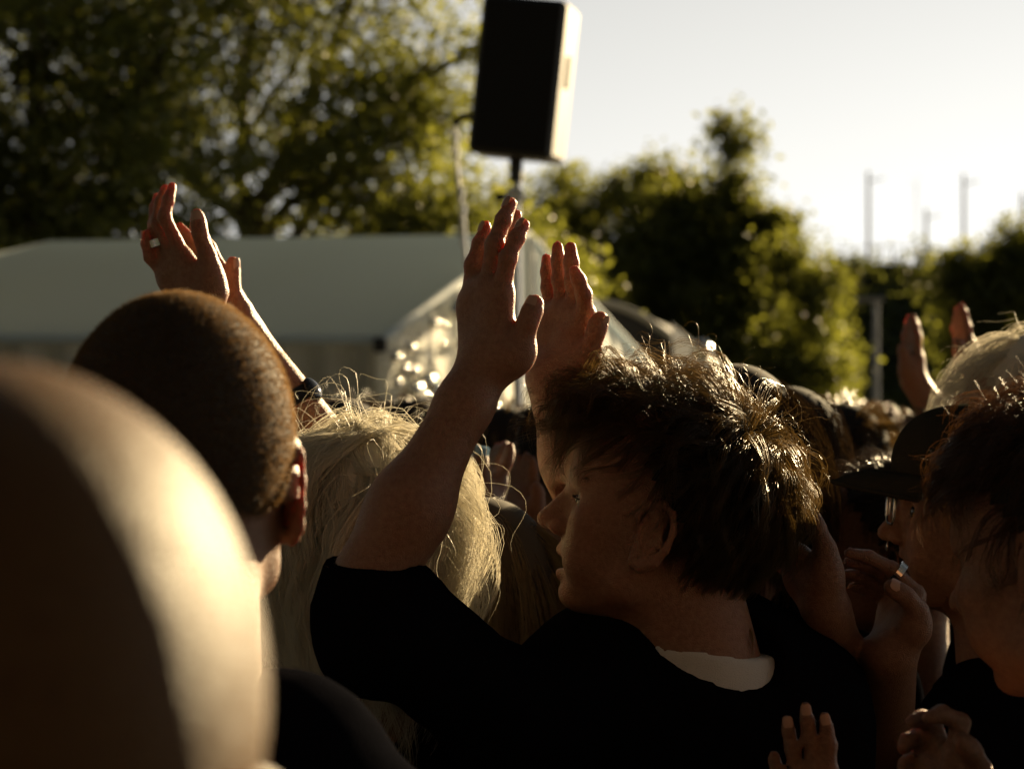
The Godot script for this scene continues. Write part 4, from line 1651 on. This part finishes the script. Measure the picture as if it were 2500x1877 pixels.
func blonde_woman() -> void:
	var c := at(886, 1346, 2.66)
	var o := person(c, "woman with tousled shoulder-length platinum blond hair clapping hands above her head")
	var t := head_frame(c, 18.0, 6.0, 0.0, 0.97)
	var s := Sdf.new()
	add_head(s, t, {"neck_r": 0.046})
	s.xf = Transform3D()
	s.sc = 1.0
	var D := 2.78
	# her left hand, its back to the camera, with a ring
	var w := at(492, 770, D)
	var el := at(650, 1230, 2.74)
	s.group(0.02)
	s.cap(el, w, 0.034, 0.022, 0.02)
	var f := [pts(D, [[445, 620, -0.006], [400, 530, -0.012], [410, 490, -0.010], [420, 456, -0.006]]),
		pts(D, [[424, 628, 0.006], [384, 540, 0.006], [391, 495, 0.010], [403, 460, 0.014]]),
		pts(D, [[408, 648, 0.014], [376, 548, 0.016], [377, 510, 0.022], [383, 481, 0.028]]),
		pts(D, [[398, 668, 0.016], [364, 628, 0.012], [356, 596, 0.010], [355, 569, 0.010]])]
	var th := pts(D, [[522, 712, -0.012], [506, 625, -0.020], [487, 570, -0.026], [481, 524, -0.026]])
	add_hand(s, w, el, f, th, 0.82)
	# her right hand beyond it
	var D2 := 2.86
	var w2 := at(596, 816, D2)
	var el2 := at(850, 1180, 2.84)
	s.group(0.02)
	s.cap(el2, w2, 0.036, 0.022, 0.02)
	var f2 := [pts(D2, [[540, 660, 0.0], [512, 605, -0.004], [494, 575, -0.004], [470, 556, -0.002]]),
		pts(D2, [[522, 668, 0.012], [480, 605, 0.012], [458, 578, 0.014], [437, 553, 0.014]]),
		pts(D2, [[510, 684, 0.022], [470, 625, 0.024], [450, 595, 0.026], [434, 572, 0.028]]),
		pts(D2, [[505, 704, 0.03], [475, 655, 0.032], [460, 630, 0.034], [447, 612, 0.036]])]
	var t2 := pts(D2, [[585, 770, -0.020], [572, 730, -0.030], [567, 680, -0.034], [567, 640, -0.034]])
	add_hand(s, w2, el2, f2, t2, 0.80)
	sdf_job("body", s, 0.0042, M.skin_fair, o)
	nails(o, [[th[3], th[2], Vector3(-0.15, 0.3, 1.0), 0.0085], [f[3][3], f[3][2], Vector3(-0.9, 0.2, 0.3), 0.0060], [t2[3], t2[2], Vector3(0.75, 0.2, 0.5), 0.0085]])
	var rc: Vector3 = at(382, 594, D + 0.012)
	job("ring", M.silver, o, ring_arrays.bind(rc, f[2][1] - f[2][0], 0.0082, 0.0046, 0.0013))
	# wrist watch
	var wc := at(712, 985, 2.85)
	var ax := (el2 - w2).normalized()
	var wt := subthing("wrist_watch", wc, o)
	job("watch_strap", M.black_plastic, wt, ring_arrays.bind(wc, ax, 0.0275, 0.009, 0.003))
	var face := wc + Vector3(0.72, 0.48, 0.35).normalized() * 0.030
	var wf := Sdf.new()
	wf.ball(face, Vector3(0.0145, 0.0145, 0.006), 0.004, Basis.looking_at(-Vector3(0.72, 0.48, 0.35), Vector3.UP))
	sdf_job("watch_case", wf, 0.0022, M.watch_glass, wt)
	job("arm_hair", M.arm_hair, o, arm_fuzz_arrays.bind(el2, w2, 0.036, 0.0225, 500, 0.006, 0.00016, 33))
	job("scalp", M.hair_base_blond, o, scalp_arrays.bind(t, 0.004, 0.03))
	var whorl := Vector3(-0.25, 0.93, -0.28)
	for k in 2:
		hair_job(t, {"seed": 21 + k, "whorl": whorl if k == 0 else Vector3(0.35, 0.85, 0.1), "clumps": 165, "per": 23, "len": 0.27, "seg": 12, "lift": 0.18, "grav": 0.32, "cling": 0.24, "curl": 0.42, "curl_n": 1.7, "clump_r": 0.0085, "tight": 0.45, "frizz": 0.11, "r": 0.00033, "over": 0.05, "puff": 0.22, "low_puff": 0.8, "jitter": 0.45, "low": 0.03}, M.hair_blond, o)
	hair_job(t, {"seed": 25, "whorl": Vector3(0.0, 0.95, 0.3), "clumps": 190, "per": 9, "len": 0.12, "seg": 7, "lift": 0.10, "grav": 0.2, "cling": 0.4, "curl": 0.15, "clump_r": 0.008, "tight": 0.3, "frizz": 0.08, "r": 0.00042, "over": 0.03, "puff": 0.05, "low_puff": 1.0, "jitter": 0.5, "low": 0.03}, M.hair_blond, o)
	hair_job(t, {"seed": 24, "whorl": whorl, "clumps": 150, "per": 2, "len": 0.11, "seg": 12, "lift": 1.0, "grav": 0.22, "curl": 0.7, "curl_n": 1.3, "clump_r": 0.03, "tight": 0.1, "frizz": 0.8, "r": 0.00022, "over": 0.12, "puff": 0.3, "jitter": 1.2}, M.hair_blond, o)
	dress(o, t * Vector3(0, -0.205, -0.04), 10.0, M.black_cloth, 0.165, 0.02, [1, 1])


func cap_man() -> void:
	var c := at(2400, 1272, 2.88)
	var o := person(c, "man in a dark baseball cap and glasses, mouth open, with a nose ring")
	var t := head_frame(c, 84.0, 4.0, 0.0, 0.98)
	var s := Sdf.new()
	add_head(s, t, {"mouth": 0.030})
	s.xf = Transform3D()
	s.sc = 1.0
	var D := 2.60
	# left hand of the pair, seen from the thumb side
	var w := at(2022, 1495, D)
	var el := at(2105, 1840, 2.84)
	s.group(0.02)
	s.cap(el, w, 0.034, 0.0235, 0.02)
	var f := [pts(D, [[1950, 1352, 0.004], [1912, 1318, 0.004], [1890, 1300, 0.004], [1872, 1286, 0.004]]),
		pts(D, [[1940, 1372, 0.018], [1902, 1335, 0.018], [1880, 1316, 0.018], [1862, 1300, 0.018]]),
		pts(D, [[1938, 1392, 0.032], [1904, 1358, 0.032], [1884, 1340, 0.032], [1868, 1326, 0.032]]),
		pts(D, [[1942, 1410, 0.044], [1914, 1382, 0.044], [1898, 1368, 0.044], [1884, 1356, 0.044]])]
	var th := pts(D, [[2020, 1420, -0.016], [2016, 1340, -0.020], [1992, 1284, -0.018], [1970, 1250, -0.014]])
	add_hand(s, w, el, f, th, 0.92)
	# the other hand, palm towards the camera, fingers bent over
	var D2 := 2.62
	var w2 := at(2176, 1600, D2)
	var el2 := at(2150, 1900, 2.84)
	s.group(0.02)
	s.cap(el2, w2, 0.034, 0.0265, 0.02)
	var f2 := [pts(D2, [[2236, 1450, 0.004], [2180, 1390, -0.004], [2122, 1360, -0.010], [2074, 1350, -0.014]]),
		pts(D2, [[2222, 1452, 0.022], [2160, 1400, 0.018], [2108, 1376, 0.014], [2072, 1372, 0.010]]),
		pts(D2, [[2200, 1462, 0.036], [2140, 1420, 0.034], [2096, 1404, 0.030], [2068, 1402, 0.026]]),
		pts(D2, [[2176, 1478, 0.046], [2130, 1446, 0.046], [2100, 1434, 0.044], [2080, 1432, 0.042]])]
	var t2 := pts(D2, [[2232, 1540, -0.018], [2240, 1490, -0.030], [2214, 1456, -0.040], [2176, 1432, -0.044]])
	add_hand(s, w2, el2, f2, t2, 0.90)
	sdf_job("body", s, 0.0044, M.skin_tan, o)
	nails(o, [[th[3], th[2], Vector3(0.2, 0.8, 0.6), 0.0092], [t2[3], t2[2], Vector3(0.25, 0.5, 0.8), 0.0092]])
	job("ring", M.silver, o, ring_arrays.bind(at(2192, 1398, D2 - 0.002), at(2233, 1440, D2) - at(2172, 1386, D2), 0.0108, 0.0040, 0.0016))
	# watch
	var wa := at(2057, 1640, 2.70)
	var wt := subthing("wrist_watch", wa, o)
	job("watch_strap", M.black_plastic, wt, ring_arrays.bind(wa, (el - w).normalized(), 0.0295, 0.010, 0.003))
	var wf := Sdf.new()
	wf.ball(wa + Vector3(0.029, 0.004, 0.006), Vector3(0.006, 0.017, 0.017), 0.004, Basis(Vector3(0, 0, 1), 0.2))
	sdf_job("watch_case", wf, 0.0025, M.watch_glass, wt)
	# eye, glasses, nose ring
	for x: float in [-1.0, 1.0]:
		var e := Sdf.new()
		e.ball(t * Vector3(0.031 * x, 0.006, 0.0700), Vector3.ONE * 0.0125)
		sdf_job("eye", e, 0.003, M.eye_dark, o)
	var gl := Tubes.new()
	for x: float in [-1.0, 1.0]:
		var loop := PackedVector3Array()
		for i in 21:
			var a := TAU * i / 20.0
			var sx := signf(cos(a)) * pow(absf(cos(a)), 0.6)
			var sy := signf(sin(a)) * pow(absf(sin(a)), 0.6)
			loop.append(t * Vector3(x * 0.034 + sx * 0.025, 0.008 + sy * 0.018, 0.107 - 0.006 * absf(sx * 0.5 + x * 0.5)))
		gl.add(loop, 0.0016, 0.0016, 6)
		gl.add(PackedVector3Array([t * Vector3(0.059 * x, 0.022, 0.101), t * Vector3(0.074 * x, 0.020, 0.05), t * Vector3(0.079 * x, 0.016, -0.004)]), 0.0020, 0.0022, 6)
	gl.add(PackedVector3Array([t * Vector3(-0.010, 0.016, 0.107), t * Vector3(0, 0.019, 0.109), t * Vector3(0.010, 0.016, 0.107)]), 0.0015, 0.0015, 6)
	job("glasses", M.silver, o, func(): return gl.done())
	var nr := PackedVector3Array()
	for i in 15:
		var a := PI * 0.15 + TAU * 0.85 * i / 14.0
		nr.append(t * Vector3(sin(a) * 0.005, -0.036 - cos(a) * 0.005, 0.104))
	var nrt := Tubes.new()
	nrt.add(nr, 0.0011, 0.0011, 6)
	job("nose_ring", M.silver, o, func(): return nrt.done())
	# cap: crown, brim, button
	var cr := Sdf.new()
	cr.xf = t
	cr.group(0.0)
	cr.ball(Vector3(0, 0.042, -0.004), Vector3(0.084, 0.088, 0.106), 0.02)
	cr.ball(Vector3(0, 0.074, 0.050), Vector3(0.058, 0.042, 0.046), 0.03)
	cr.cut(Vector3(0, 0.036, 0), Vector3(0, -1, -0.10))
	cr.ball(Vector3(0, 0.02, 0.0), Vector3(0.079, 0.094, 0.099), 0.004, Basis(), 1)
	var capn := subthing("cap", t * Vector3(0, 0.06, 0), o)
	sdf_job("cap_crown", cr, 0.006, M.cap_cloth, capn)
	var br := Soup.new()
	var nu := 14
	var nv := 6
	var bp := func(i: int, j: int, dy: float) -> Vector3:
		var a := lerpf(-1.15, 1.15, float(i) / nu)
		var r := float(j) / nv
		var inn := Vector3(sin(a) * 0.082, 0.046, cos(a) * 0.098)
		var outr := Vector3(sin(a) * 0.082, 0.034 - 0.010 * absf(sin(a)) ** 2, 0.098 * cos(a) + 0.072 * cos(a * 0.92))
		return t * (inn.lerp(outr, r) + Vector3(0, dy + 0.008 * sin(r * PI) - 0.005 * sin(a) ** 2 * r, 0))
	for i in nu:
		for j in nv:
			br.quad(bp.call(i, j, 0.0), bp.call(i, j + 1, 0.0), bp.call(i + 1, j + 1, 0.0), bp.call(i + 1, j, 0.0))
			br.quad(bp.call(i, j, -0.003), bp.call(i + 1, j, -0.003), bp.call(i + 1, j + 1, -0.003), bp.call(i, j + 1, -0.003))
	job("cap_brim", M.cap_cloth, capn, func(): return br.done())
	var rimp := PackedVector3Array()
	for i in nu + 1:
		rimp.append(bp.call(i, nv, -0.0015))
	var rt := Tubes.new()
	rt.add(rimp, 0.0028, 0.0028, 6)
	job("brim_edge", M.cap_cloth, capn, func(): return rt.done())
	hair_job(t, {"seed": 41, "whorl": Vector3(0, 0.9, -0.4), "clumps": 120, "per": 12, "len": 0.05, "seg": 5, "lift": 0.2, "grav": 0.3, "area": func(n: Vector3): return n.y < 0.15, "r": 0.0004}, M.hair_dark, o)
	dress(o, t * Vector3(0, -0.205, -0.04), 60.0, M.black_cloth, 0.19, 0.02, [0, 0])


func right_edge_man() -> void:
	var c := at(2622, 1376, 2.12)
	var o := person(c, "man at the right edge turned away, cheek and nose outlined, tousled chestnut hair")
	var t := head_frame(c, 52.0, -8.0, 0.0, 1.0)
	var s := Sdf.new()
	add_head(s, t, {"neck_r": 0.056})
	sdf_job("body", s, 0.0045, M.skin_tan, o)
	job("scalp", M.hair_base, o, scalp_arrays.bind(t, 0.008, 0.0))
	hair_job(t, {"seed": 51, "whorl": Vector3(0.1, 0.8, -0.6), "clumps": 300, "per": 12, "len": 0.075, "seg": 7, "lift": 0.5, "grav": 0.06, "cling": 0.25, "curl": 0.35, "curl_n": 0.9, "clump_r": 0.009, "tight": 0.7, "frizz": 0.2, "r": 0.00038, "over": 0.08, "puff": 0.22, "jitter": 0.7}, M.hair_chestnut, o)
	hair_job(t, {"seed": 52, "whorl": Vector3(0.1, 0.8, -0.6), "clumps": 70, "per": 14, "len": 0.060, "seg": 8, "lift": 0.4, "grav": 0.16, "cling": 0.3, "curl": 0.5, "curl_n": 1.0, "clump_r": 0.007, "tight": 0.7, "frizz": 0.25, "r": 0.00036, "over": 0.12, "puff": 0.22, "jitter": 0.7, "comb": Vector3(0, 0, 0.6), "area": func(n: Vector3): return n.z > 0.35}, M.hair_chestnut, o)
	hair_job(t, {"seed": 53, "whorl": Vector3(0.1, 0.8, -0.6), "clumps": 160, "per": 2, "len": 0.06, "seg": 6, "lift": 2.2, "grav": 0.02, "curl": 0.4, "clump_r": 0.012, "frizz": 0.5, "r": 0.0003, "jitter": 1.0, "area": func(n: Vector3): return n.y > 0.2}, M.hair_chestnut, o)
	dress(o, t * Vector3(0, -0.205, -0.04), 40.0, M.black_cloth, 0.20, 0.02)


# people below the frame of whom only lifted fingers show
func bottom_hands() -> void:
	var D := 2.22
	var foot := at(1990, 2500, D)
	var o := person(foot, "small lifted hand with four straight fingers, low at the bottom edge")
	var s := Sdf.new()
	var w := at(1985, 2010, D)
	var el := at(2040, 2560, D - 0.05)
	s.group(0.02)
	s.cap(el, w, 0.034, 0.022, 0.02)
	var f := [pts(D, [[2024, 1880], [2026, 1820], [2020, 1780], [2013, 1750]]), pts(D, [[1988, 1880], [1978, 1805], [1971, 1760], [1967, 1726]]), pts(D, [[1950, 1890], [1934, 1825], [1926, 1786], [1922, 1756]]), pts(D, [[1916, 1920], [1898, 1880], [1892, 1856], [1889, 1838]])]
	add_hand(s, w, el, f, pts(D, [[2040, 1990, -0.01], [2065, 1950, -0.015], [2075, 1920, -0.016], [2080, 1898, -0.016]]), 0.74)
	sdf_job("body", s, 0.0042, M.skin_tan, o)
	nails(o, [[f[0][3], f[0][2], Vector3(0, 0.2, 1), 0.0060], [f[1][3], f[1][2], Vector3(0, 0.2, 1), 0.0060], [f[2][3], f[2][2], Vector3(0, 0.2, 1), 0.0060]])
	dress(o, Vector3(foot.x, 1.13, foot.z + 0.2), 0.0, M.black_cloth, 0.15, 0.025, [1, 1])
	D = 2.05
	foot = at(2330, 2500, D)
	var o2 := person(foot, "hands clapping low in the dark at the lower right corner")
	var s2 := Sdf.new()
	w = at(2330, 1960, D)
	el = at(2420, 2480, D - 0.05)
	s2.group(0.02)
	s2.cap(el, w, 0.034, 0.023, 0.02)
	var g := [pts(D, [[2330, 1840, -0.02], [2346, 1765, -0.03], [2300, 1742, -0.04], [2268, 1752, -0.045]]), pts(D, [[2306, 1845], [2276, 1770], [2252, 1754, -0.01], [2228, 1762, -0.02]]), pts(D, [[2280, 1858, 0.01], [2240, 1800, 0.01], [2216, 1810], [2206, 1828]]), pts(D, [[2262, 1880, 0.02], [2228, 1850, 0.02], [2210, 1866, 0.01], [2204, 1884, 0.01]])]
	add_hand(s2, w, el, g, pts(D, [[2368, 1940, -0.02], [2390, 1880, -0.03], [2372, 1836, -0.04], [2346, 1810, -0.045]]), 0.86)
	sdf_job("body", s2, 0.0045, M.skin_tan, o2)
	dress(o2, Vector3(foot.x + 0.05, 1.15, foot.z + 0.15), 0.0, M.black_cloth, 0.16, 0.025, [1, 1])


func long_hair(m: Material, len_: float, clumps: int, per: int, r := 0.0005, curl := 0.08) -> Dictionary:
	return {"m": m, "clumps": clumps, "per": per, "len": len_, "seg": 8, "lift": 0.14, "grav": 0.42, "cling": 0.3, "curl": curl, "curl_n": 1.0, "clump_r": 0.009, "tight": 0.3, "frizz": 0.07, "r": r, "over": 0.06, "puff": 0.07, "jitter": 0.15, "whorl": Vector3(0, 0.9, -0.2)}


func short_hair(m: Material, len_: float, clumps: int, per: int, r := 0.0007, curl := 0.3) -> Dictionary:
	return {"m": m, "clumps": clumps, "per": per, "len": len_, "seg": 6, "lift": 0.6, "grav": 0.10, "curl": curl, "curl_n": 0.9, "clump_r": 0.010, "tight": 0.5, "frizz": 0.2, "r": r, "over": 0.06, "puff": 0.14, "jitter": 0.7}


func others() -> void:
	# straight fair hair between the raised arm and the profile
	crowd_person(1178, 1492, 3.05, "person with straight straw-blond hair, between the raised arm and the man's profile", {"yaw": 10.0, "hair": [long_hair(M.hair_straw, 0.34, 190, 14, 0.00045, 0.05)], "base_m": M.hair_base_straw, "cell": 0.007})
	# dark hair beyond the blond woman
	crowd_person(838, 1186, 4.0, "person with smooth dark brown hair beyond the blond woman", {"yaw": 0.0, "hair": [long_hair(M.hair_chestnut, 0.26, 120, 10, 0.0007, 0.08), short_hair(M.hair_chestnut, 0.05, 40, 2, 0.0005, 0.5)]})
	# the head of dark skin behind the right forearm, with clapping hands before it
	var c7 := at(1392, 1165, 3.9)
	var arms := func(s: Sdf) -> void:
		s.xf = Transform3D()
		s.sc = 1.0
		var D := 3.55
		s.group(0.02)
		var w := at(1185, 1262, D)
		s.cap(at(1150, 1480, D), w, 0.034, 0.026, 0.02)
		add_hand(s, w, at(1150, 1480, D), [pts(D, [[1218, 1170], [1235, 1130], [1243, 1108], [1245, 1090]]), pts(D, [[1208, 1165, 0.02], [1222, 1120, 0.03], [1230, 1100, 0.04], [1234, 1085, 0.05]]), pts(D, [[1196, 1165, 0.03], [1206, 1125, 0.04], [1212, 1105, 0.05], [1215, 1090, 0.06]]), pts(D, [[1184, 1170, 0.04], [1190, 1135, 0.05], [1194, 1118, 0.06], [1196, 1104, 0.07]])], pts(D, [[1182, 1230, -0.02], [1176, 1180, -0.02], [1174, 1135, -0.02], [1172, 1100, -0.02]]), 1.0)
		var D2 := 3.66
		var w2 := at(1262, 1290, D2)
		s.group(0.02)
		s.cap(at(1300, 1500, D2), w2, 0.034, 0.026, 0.02)
		add_hand(s, w2, at(1300, 1500, D2), [pts(D2, [[1298, 1205], [1302, 1165], [1302, 1140], [1300, 1122]]), pts(D2, [[1285, 1200, 0.01], [1288, 1155, 0.01], [1288, 1130, 0.01], [1286, 1112, 0.01]]), pts(D2, [[1271, 1202, 0.02], [1272, 1160, 0.02], [1272, 1136, 0.02], [1270, 1118, 0.02]]), pts(D2, [[1258, 1210, 0.03], [1257, 1175, 0.03], [1257, 1152, 0.03], [1257, 1136, 0.03]])], pts(D2, [[1294, 1262, -0.02], [1312, 1235, -0.03], [1314, 1208, -0.03], [1308, 1190, -0.03]]), 0.95)
	var p7 := crowd_person(1392, 1165, 3.9, "person behind the raised forearm, reddish sunlit hands clapping before the face", {"yaw": 30.0, "skin": M.skin_tan, "hair": [short_hair(M.hair_dark, 0.04, 120, 10)], "extra": arms, "cell": 0.006, "arms": [0, 0]})
	job("bracelet", M.beads, p7, ring_arrays.bind(at(1166, 1098, 3.53), Vector3(0.2, 1, 0), 0.0125, 0.006, 0.003))
	# smooth dark heads right of the man's hair
	crowd_person(1800, 1146, 3.3, "person with long smooth dark hair and sunlit edge, right of the tousled head", {"yaw": -10.0, "hair": [long_hair(M.hair_dark, 0.30, 190, 13, 0.0006, 0.02)], "cell": 0.008})
	crowd_person(1928, 1156, 4.0, "person with dark bobbed hair, second head right of the tousled man", {"yaw": -5.0, "hair": [long_hair(M.hair_dark, 0.18, 130, 11, 0.0007, 0.05)]})
	crowd_person(2062, 1160, 4.9, "person with tousled short brown hair above the man facing left", {"yaw": 5.0, "hair": [short_hair(M.hair_brown, 0.07, 160, 14, 0.0008, 0.5)]})
	crowd_person(2134, 1145, 6.0, "person with cropped chestnut hair, farthest of the heads left of the cap", {"yaw": 0.0, "hair": [short_hair(M.hair_chestnut, 0.05, 130, 12, 0.0009)], "cell": 0.010})
	crowd_person(2150, 1372, 3.4, "man with short black hair facing left, behind the clapping hands and left of the cap", {"yaw": 80.0, "tilt": 6.0, "hair": [short_hair(M.hair_dark, 0.045, 200, 12, 0.0005)], "cell": 0.007, "skin": M.skin_tan})
	# raised hands far right; the head is behind the cap
	var far_arms := func(s: Sdf) -> void:
		s.xf = Transform3D()
		s.sc = 1.0
		var D := 4.9
		var w := at(2232, 930, D)
		var el := at(2330, 1075, D)
		s.group(0.02)
		s.cap(el, w, 0.036, 0.024, 0.02)
		add_hand(s, w, el, [pts(D, [[2240, 868, -0.01], [2242, 825, -0.01], [2236, 795], [2229, 772]]), pts(D, [[2232, 866, 0.008], [2232, 820, 0.01], [2227, 792, 0.01], [2221, 772, 0.01]]), pts(D, [[2224, 868, 0.024], [2222, 828, 0.03], [2218, 804, 0.03], [2214, 786, 0.03]]), pts(D, [[2217, 874, 0.04], [2213, 842, 0.04], [2210, 822, 0.04], [2208, 808, 0.04]])], pts(D, [[2220, 908, -0.02], [2212, 882, -0.03], [2207, 862, -0.03], [2203, 848, -0.03]]), 1.0)
		var w2 := at(2372, 900, D)
		var el2 := at(2420, 1070, D)
		s.group(0.02)
		s.cap(el2, w2, 0.036, 0.024, 0.02)
		add_hand(s, w2, el2, [pts(D, [[2368, 838], [2361, 796], [2355, 766], [2348, 744]]), pts(D, [[2358, 838, 0.01], [2350, 800, 0.01], [2343, 772, 0.01], [2337, 752, 0.01]]), pts(D, [[2350, 842, 0.02], [2341, 808, 0.02], [2336, 788, 0.02], [2332, 772, 0.02]]), pts(D, [[2344, 850, 0.03], [2336, 822, 0.03], [2331, 806, 0.03], [2327, 794, 0.03]])], pts(D, [[2360, 884, -0.02], [2350, 862, -0.03], [2343, 846, -0.03], [2338, 834, -0.03]]), 1.0)
	crowd_person(2322, 1176, 4.6, "person behind the cap with both hands raised against the dark embankment", {"yaw": 0.0, "hair": [short_hair(M.hair_dark, 0.05, 140, 12, 0.0007)], "extra": far_arms, "cell": 0.007, "arms": [0, 0]})
	# ash-blond hair high at the right edge
	crowd_person(2536, 1070, 3.25, "person with combed ash-blond hair at the right edge, above the chestnut-haired man", {"yaw": 55.0, "hair": [{"m": M.hair_blond, "clumps": 230, "per": 16, "len": 0.20, "seg": 9, "lift": 0.55, "grav": 0.40, "curl": 0.10, "curl_n": 0.8, "clump_r": 0.009, "tight": 0.35, "frizz": 0.08, "r": 0.00036, "over": 0.10, "puff": 0.16, "jitter": 0.2, "whorl": Vector3(0.2, 0.95, -0.1)}, {"m": M.hair_blond, "clumps": 60, "per": 2, "len": 0.10, "seg": 8, "lift": 1.5, "curl": 0.6, "frizz": 0.6, "r": 0.00022, "clump_r": 0.01, "jitter": 0.9}], "base_m": M.hair_base_blond, "cell": 0.007})
	# the front of the crowd, before the tent
	var rng := RandomNumberGenerator.new()
	rng.seed = 17
	var far := [
		[905, 1095, 7.2, M.hair_dark, M.navy_cloth, "person with black hair in the far crowd, before the tent's corner"],
		[985, 1078, 8.6, M.hair_brown, M.olive_cloth, "person with brown hair in the far crowd, left of the raised forearm"],
		[1010, 1102, 6.4, M.hair_dark, M.black_cloth, "dark-haired person in the crowd touching the raised forearm's left edge"],
		[1235, 1118, 6.8, M.hair_straw, M.grey_cloth, "fair-haired person in the crowd seen between the two raised arms"],
		[1300, 1105, 8.0, M.hair_dark, M.brown_cloth, "dark-haired person in the far crowd beside the right forearm"],
		[700, 1110, 6.0, M.hair_dark, M.black_cloth, "dark-haired person in the crowd hidden behind the shaved head"],
		[1980, 1120, 7.5, M.hair_chestnut, M.black_cloth, "chestnut-haired person in the far crowd, before the embankment"],
		[1450, 1110, 9.0, M.hair_dark, M.navy_cloth, "dark-haired person in the far crowd behind the tousled head"],
		[2240, 1110, 8.4, M.hair_brown, M.black_cloth, "brown-haired person in the far crowd below the raised hand"],
	]
	for q in far:
		crowd_person(q[0], q[1], q[2], q[5], {"yaw": rng.randf_range(-25, 25), "hair": [short_hair(q[3], rng.randf_range(0.05, 0.10), 60, 8, 0.0016)], "shirt": q[4], "cell": 0.014, "shirt_cell": 0.035, "face": false}, "people at the front of the crowd")


# unseen people and trees, added outside the frame to block low sky and sun
func make_light_blockers() -> void:
	var first := crowd_person(1250, 1100, 0.5, "dark-dressed unseen person added around the camera to block low sky", {"yaw": 0.0, "cell": 0.016, "face": false, "ears": false, "shirt_cell": 0.04, "hair": []}, "added people blocking the low sky")
	run_jobs()
	var spots := [Vector3(0.12, 0, 0.42), Vector3(-0.48, 0, 0.30), Vector3(0.72, 0, 0.36), Vector3(-1.05, 0, -0.15), Vector3(-0.2, 0, 1.0), Vector3(0.42, 0, 1.05), Vector3(1.15, 0, 0.75), Vector3(-0.85, 0, 0.85), Vector3(-1.15, 0, -0.95), Vector3(1.3, 0, 0.15)]
	first.position = spots[0]
	for i in range(1, spots.size()):
		var c := first.duplicate()
		c.name = numbered("person")
		add_child(c)
		c.position = spots[i]
		c.rotation.y = sin(i * 2.3) * 0.4
	# unseen people added right of the frame to keep sun off the clapping hands
	for q in [[Vector3(0.69, 0, -2.94), 0.985], [Vector3(0.98, 0, -3.25), 0.955], [Vector3(0.86, 0, -2.15), 0.97], [Vector3(1.25, 0, -2.75), 0.96], [Vector3(0.72, 0, -1.45), 0.98]]:
		var c := first.duplicate()
		c.name = numbered("person")
		add_child(c)
		c.position = q[0]
		c.scale = Vector3(1, q[1], 1)
		c.set_meta("label", "dark-dressed unseen person added beyond the right edge to block the sun")
		c.set_meta("group", "added people blocking the sun")
	var tr: Node3D = get_node("leafy_tree_001")
	var k := 0
	for q in [Vector3(-9.5, 0, -24), Vector3(-13, 0, -16), Vector3(-16, 0, -7), Vector3(-15, 0, 3), Vector3(-10, 0, 10), Vector3(-3, 0, 13), Vector3(4, 0, 13.5), Vector3(11, 0, 11), Vector3(17, 0, 6)]:  # unseen trees, added to cut the fill from the low sky
		var c := tr.duplicate()
		c.name = numbered("leafy_tree")
		add_child(c)
		c.position = q
		c.rotation.y = k * 1.1
		k += 1
		c.scale = Vector3.ONE * 1.25
		c.set_meta("label", "unseen broadleaf tree added outside the frame to block low sky")
		c.set_meta("group", "added trees blocking the low sky")


func _ready() -> void:
	make_light()
	make_materials()
	make_setting()
	make_people()
	run_jobs()
	make_light_blockers()
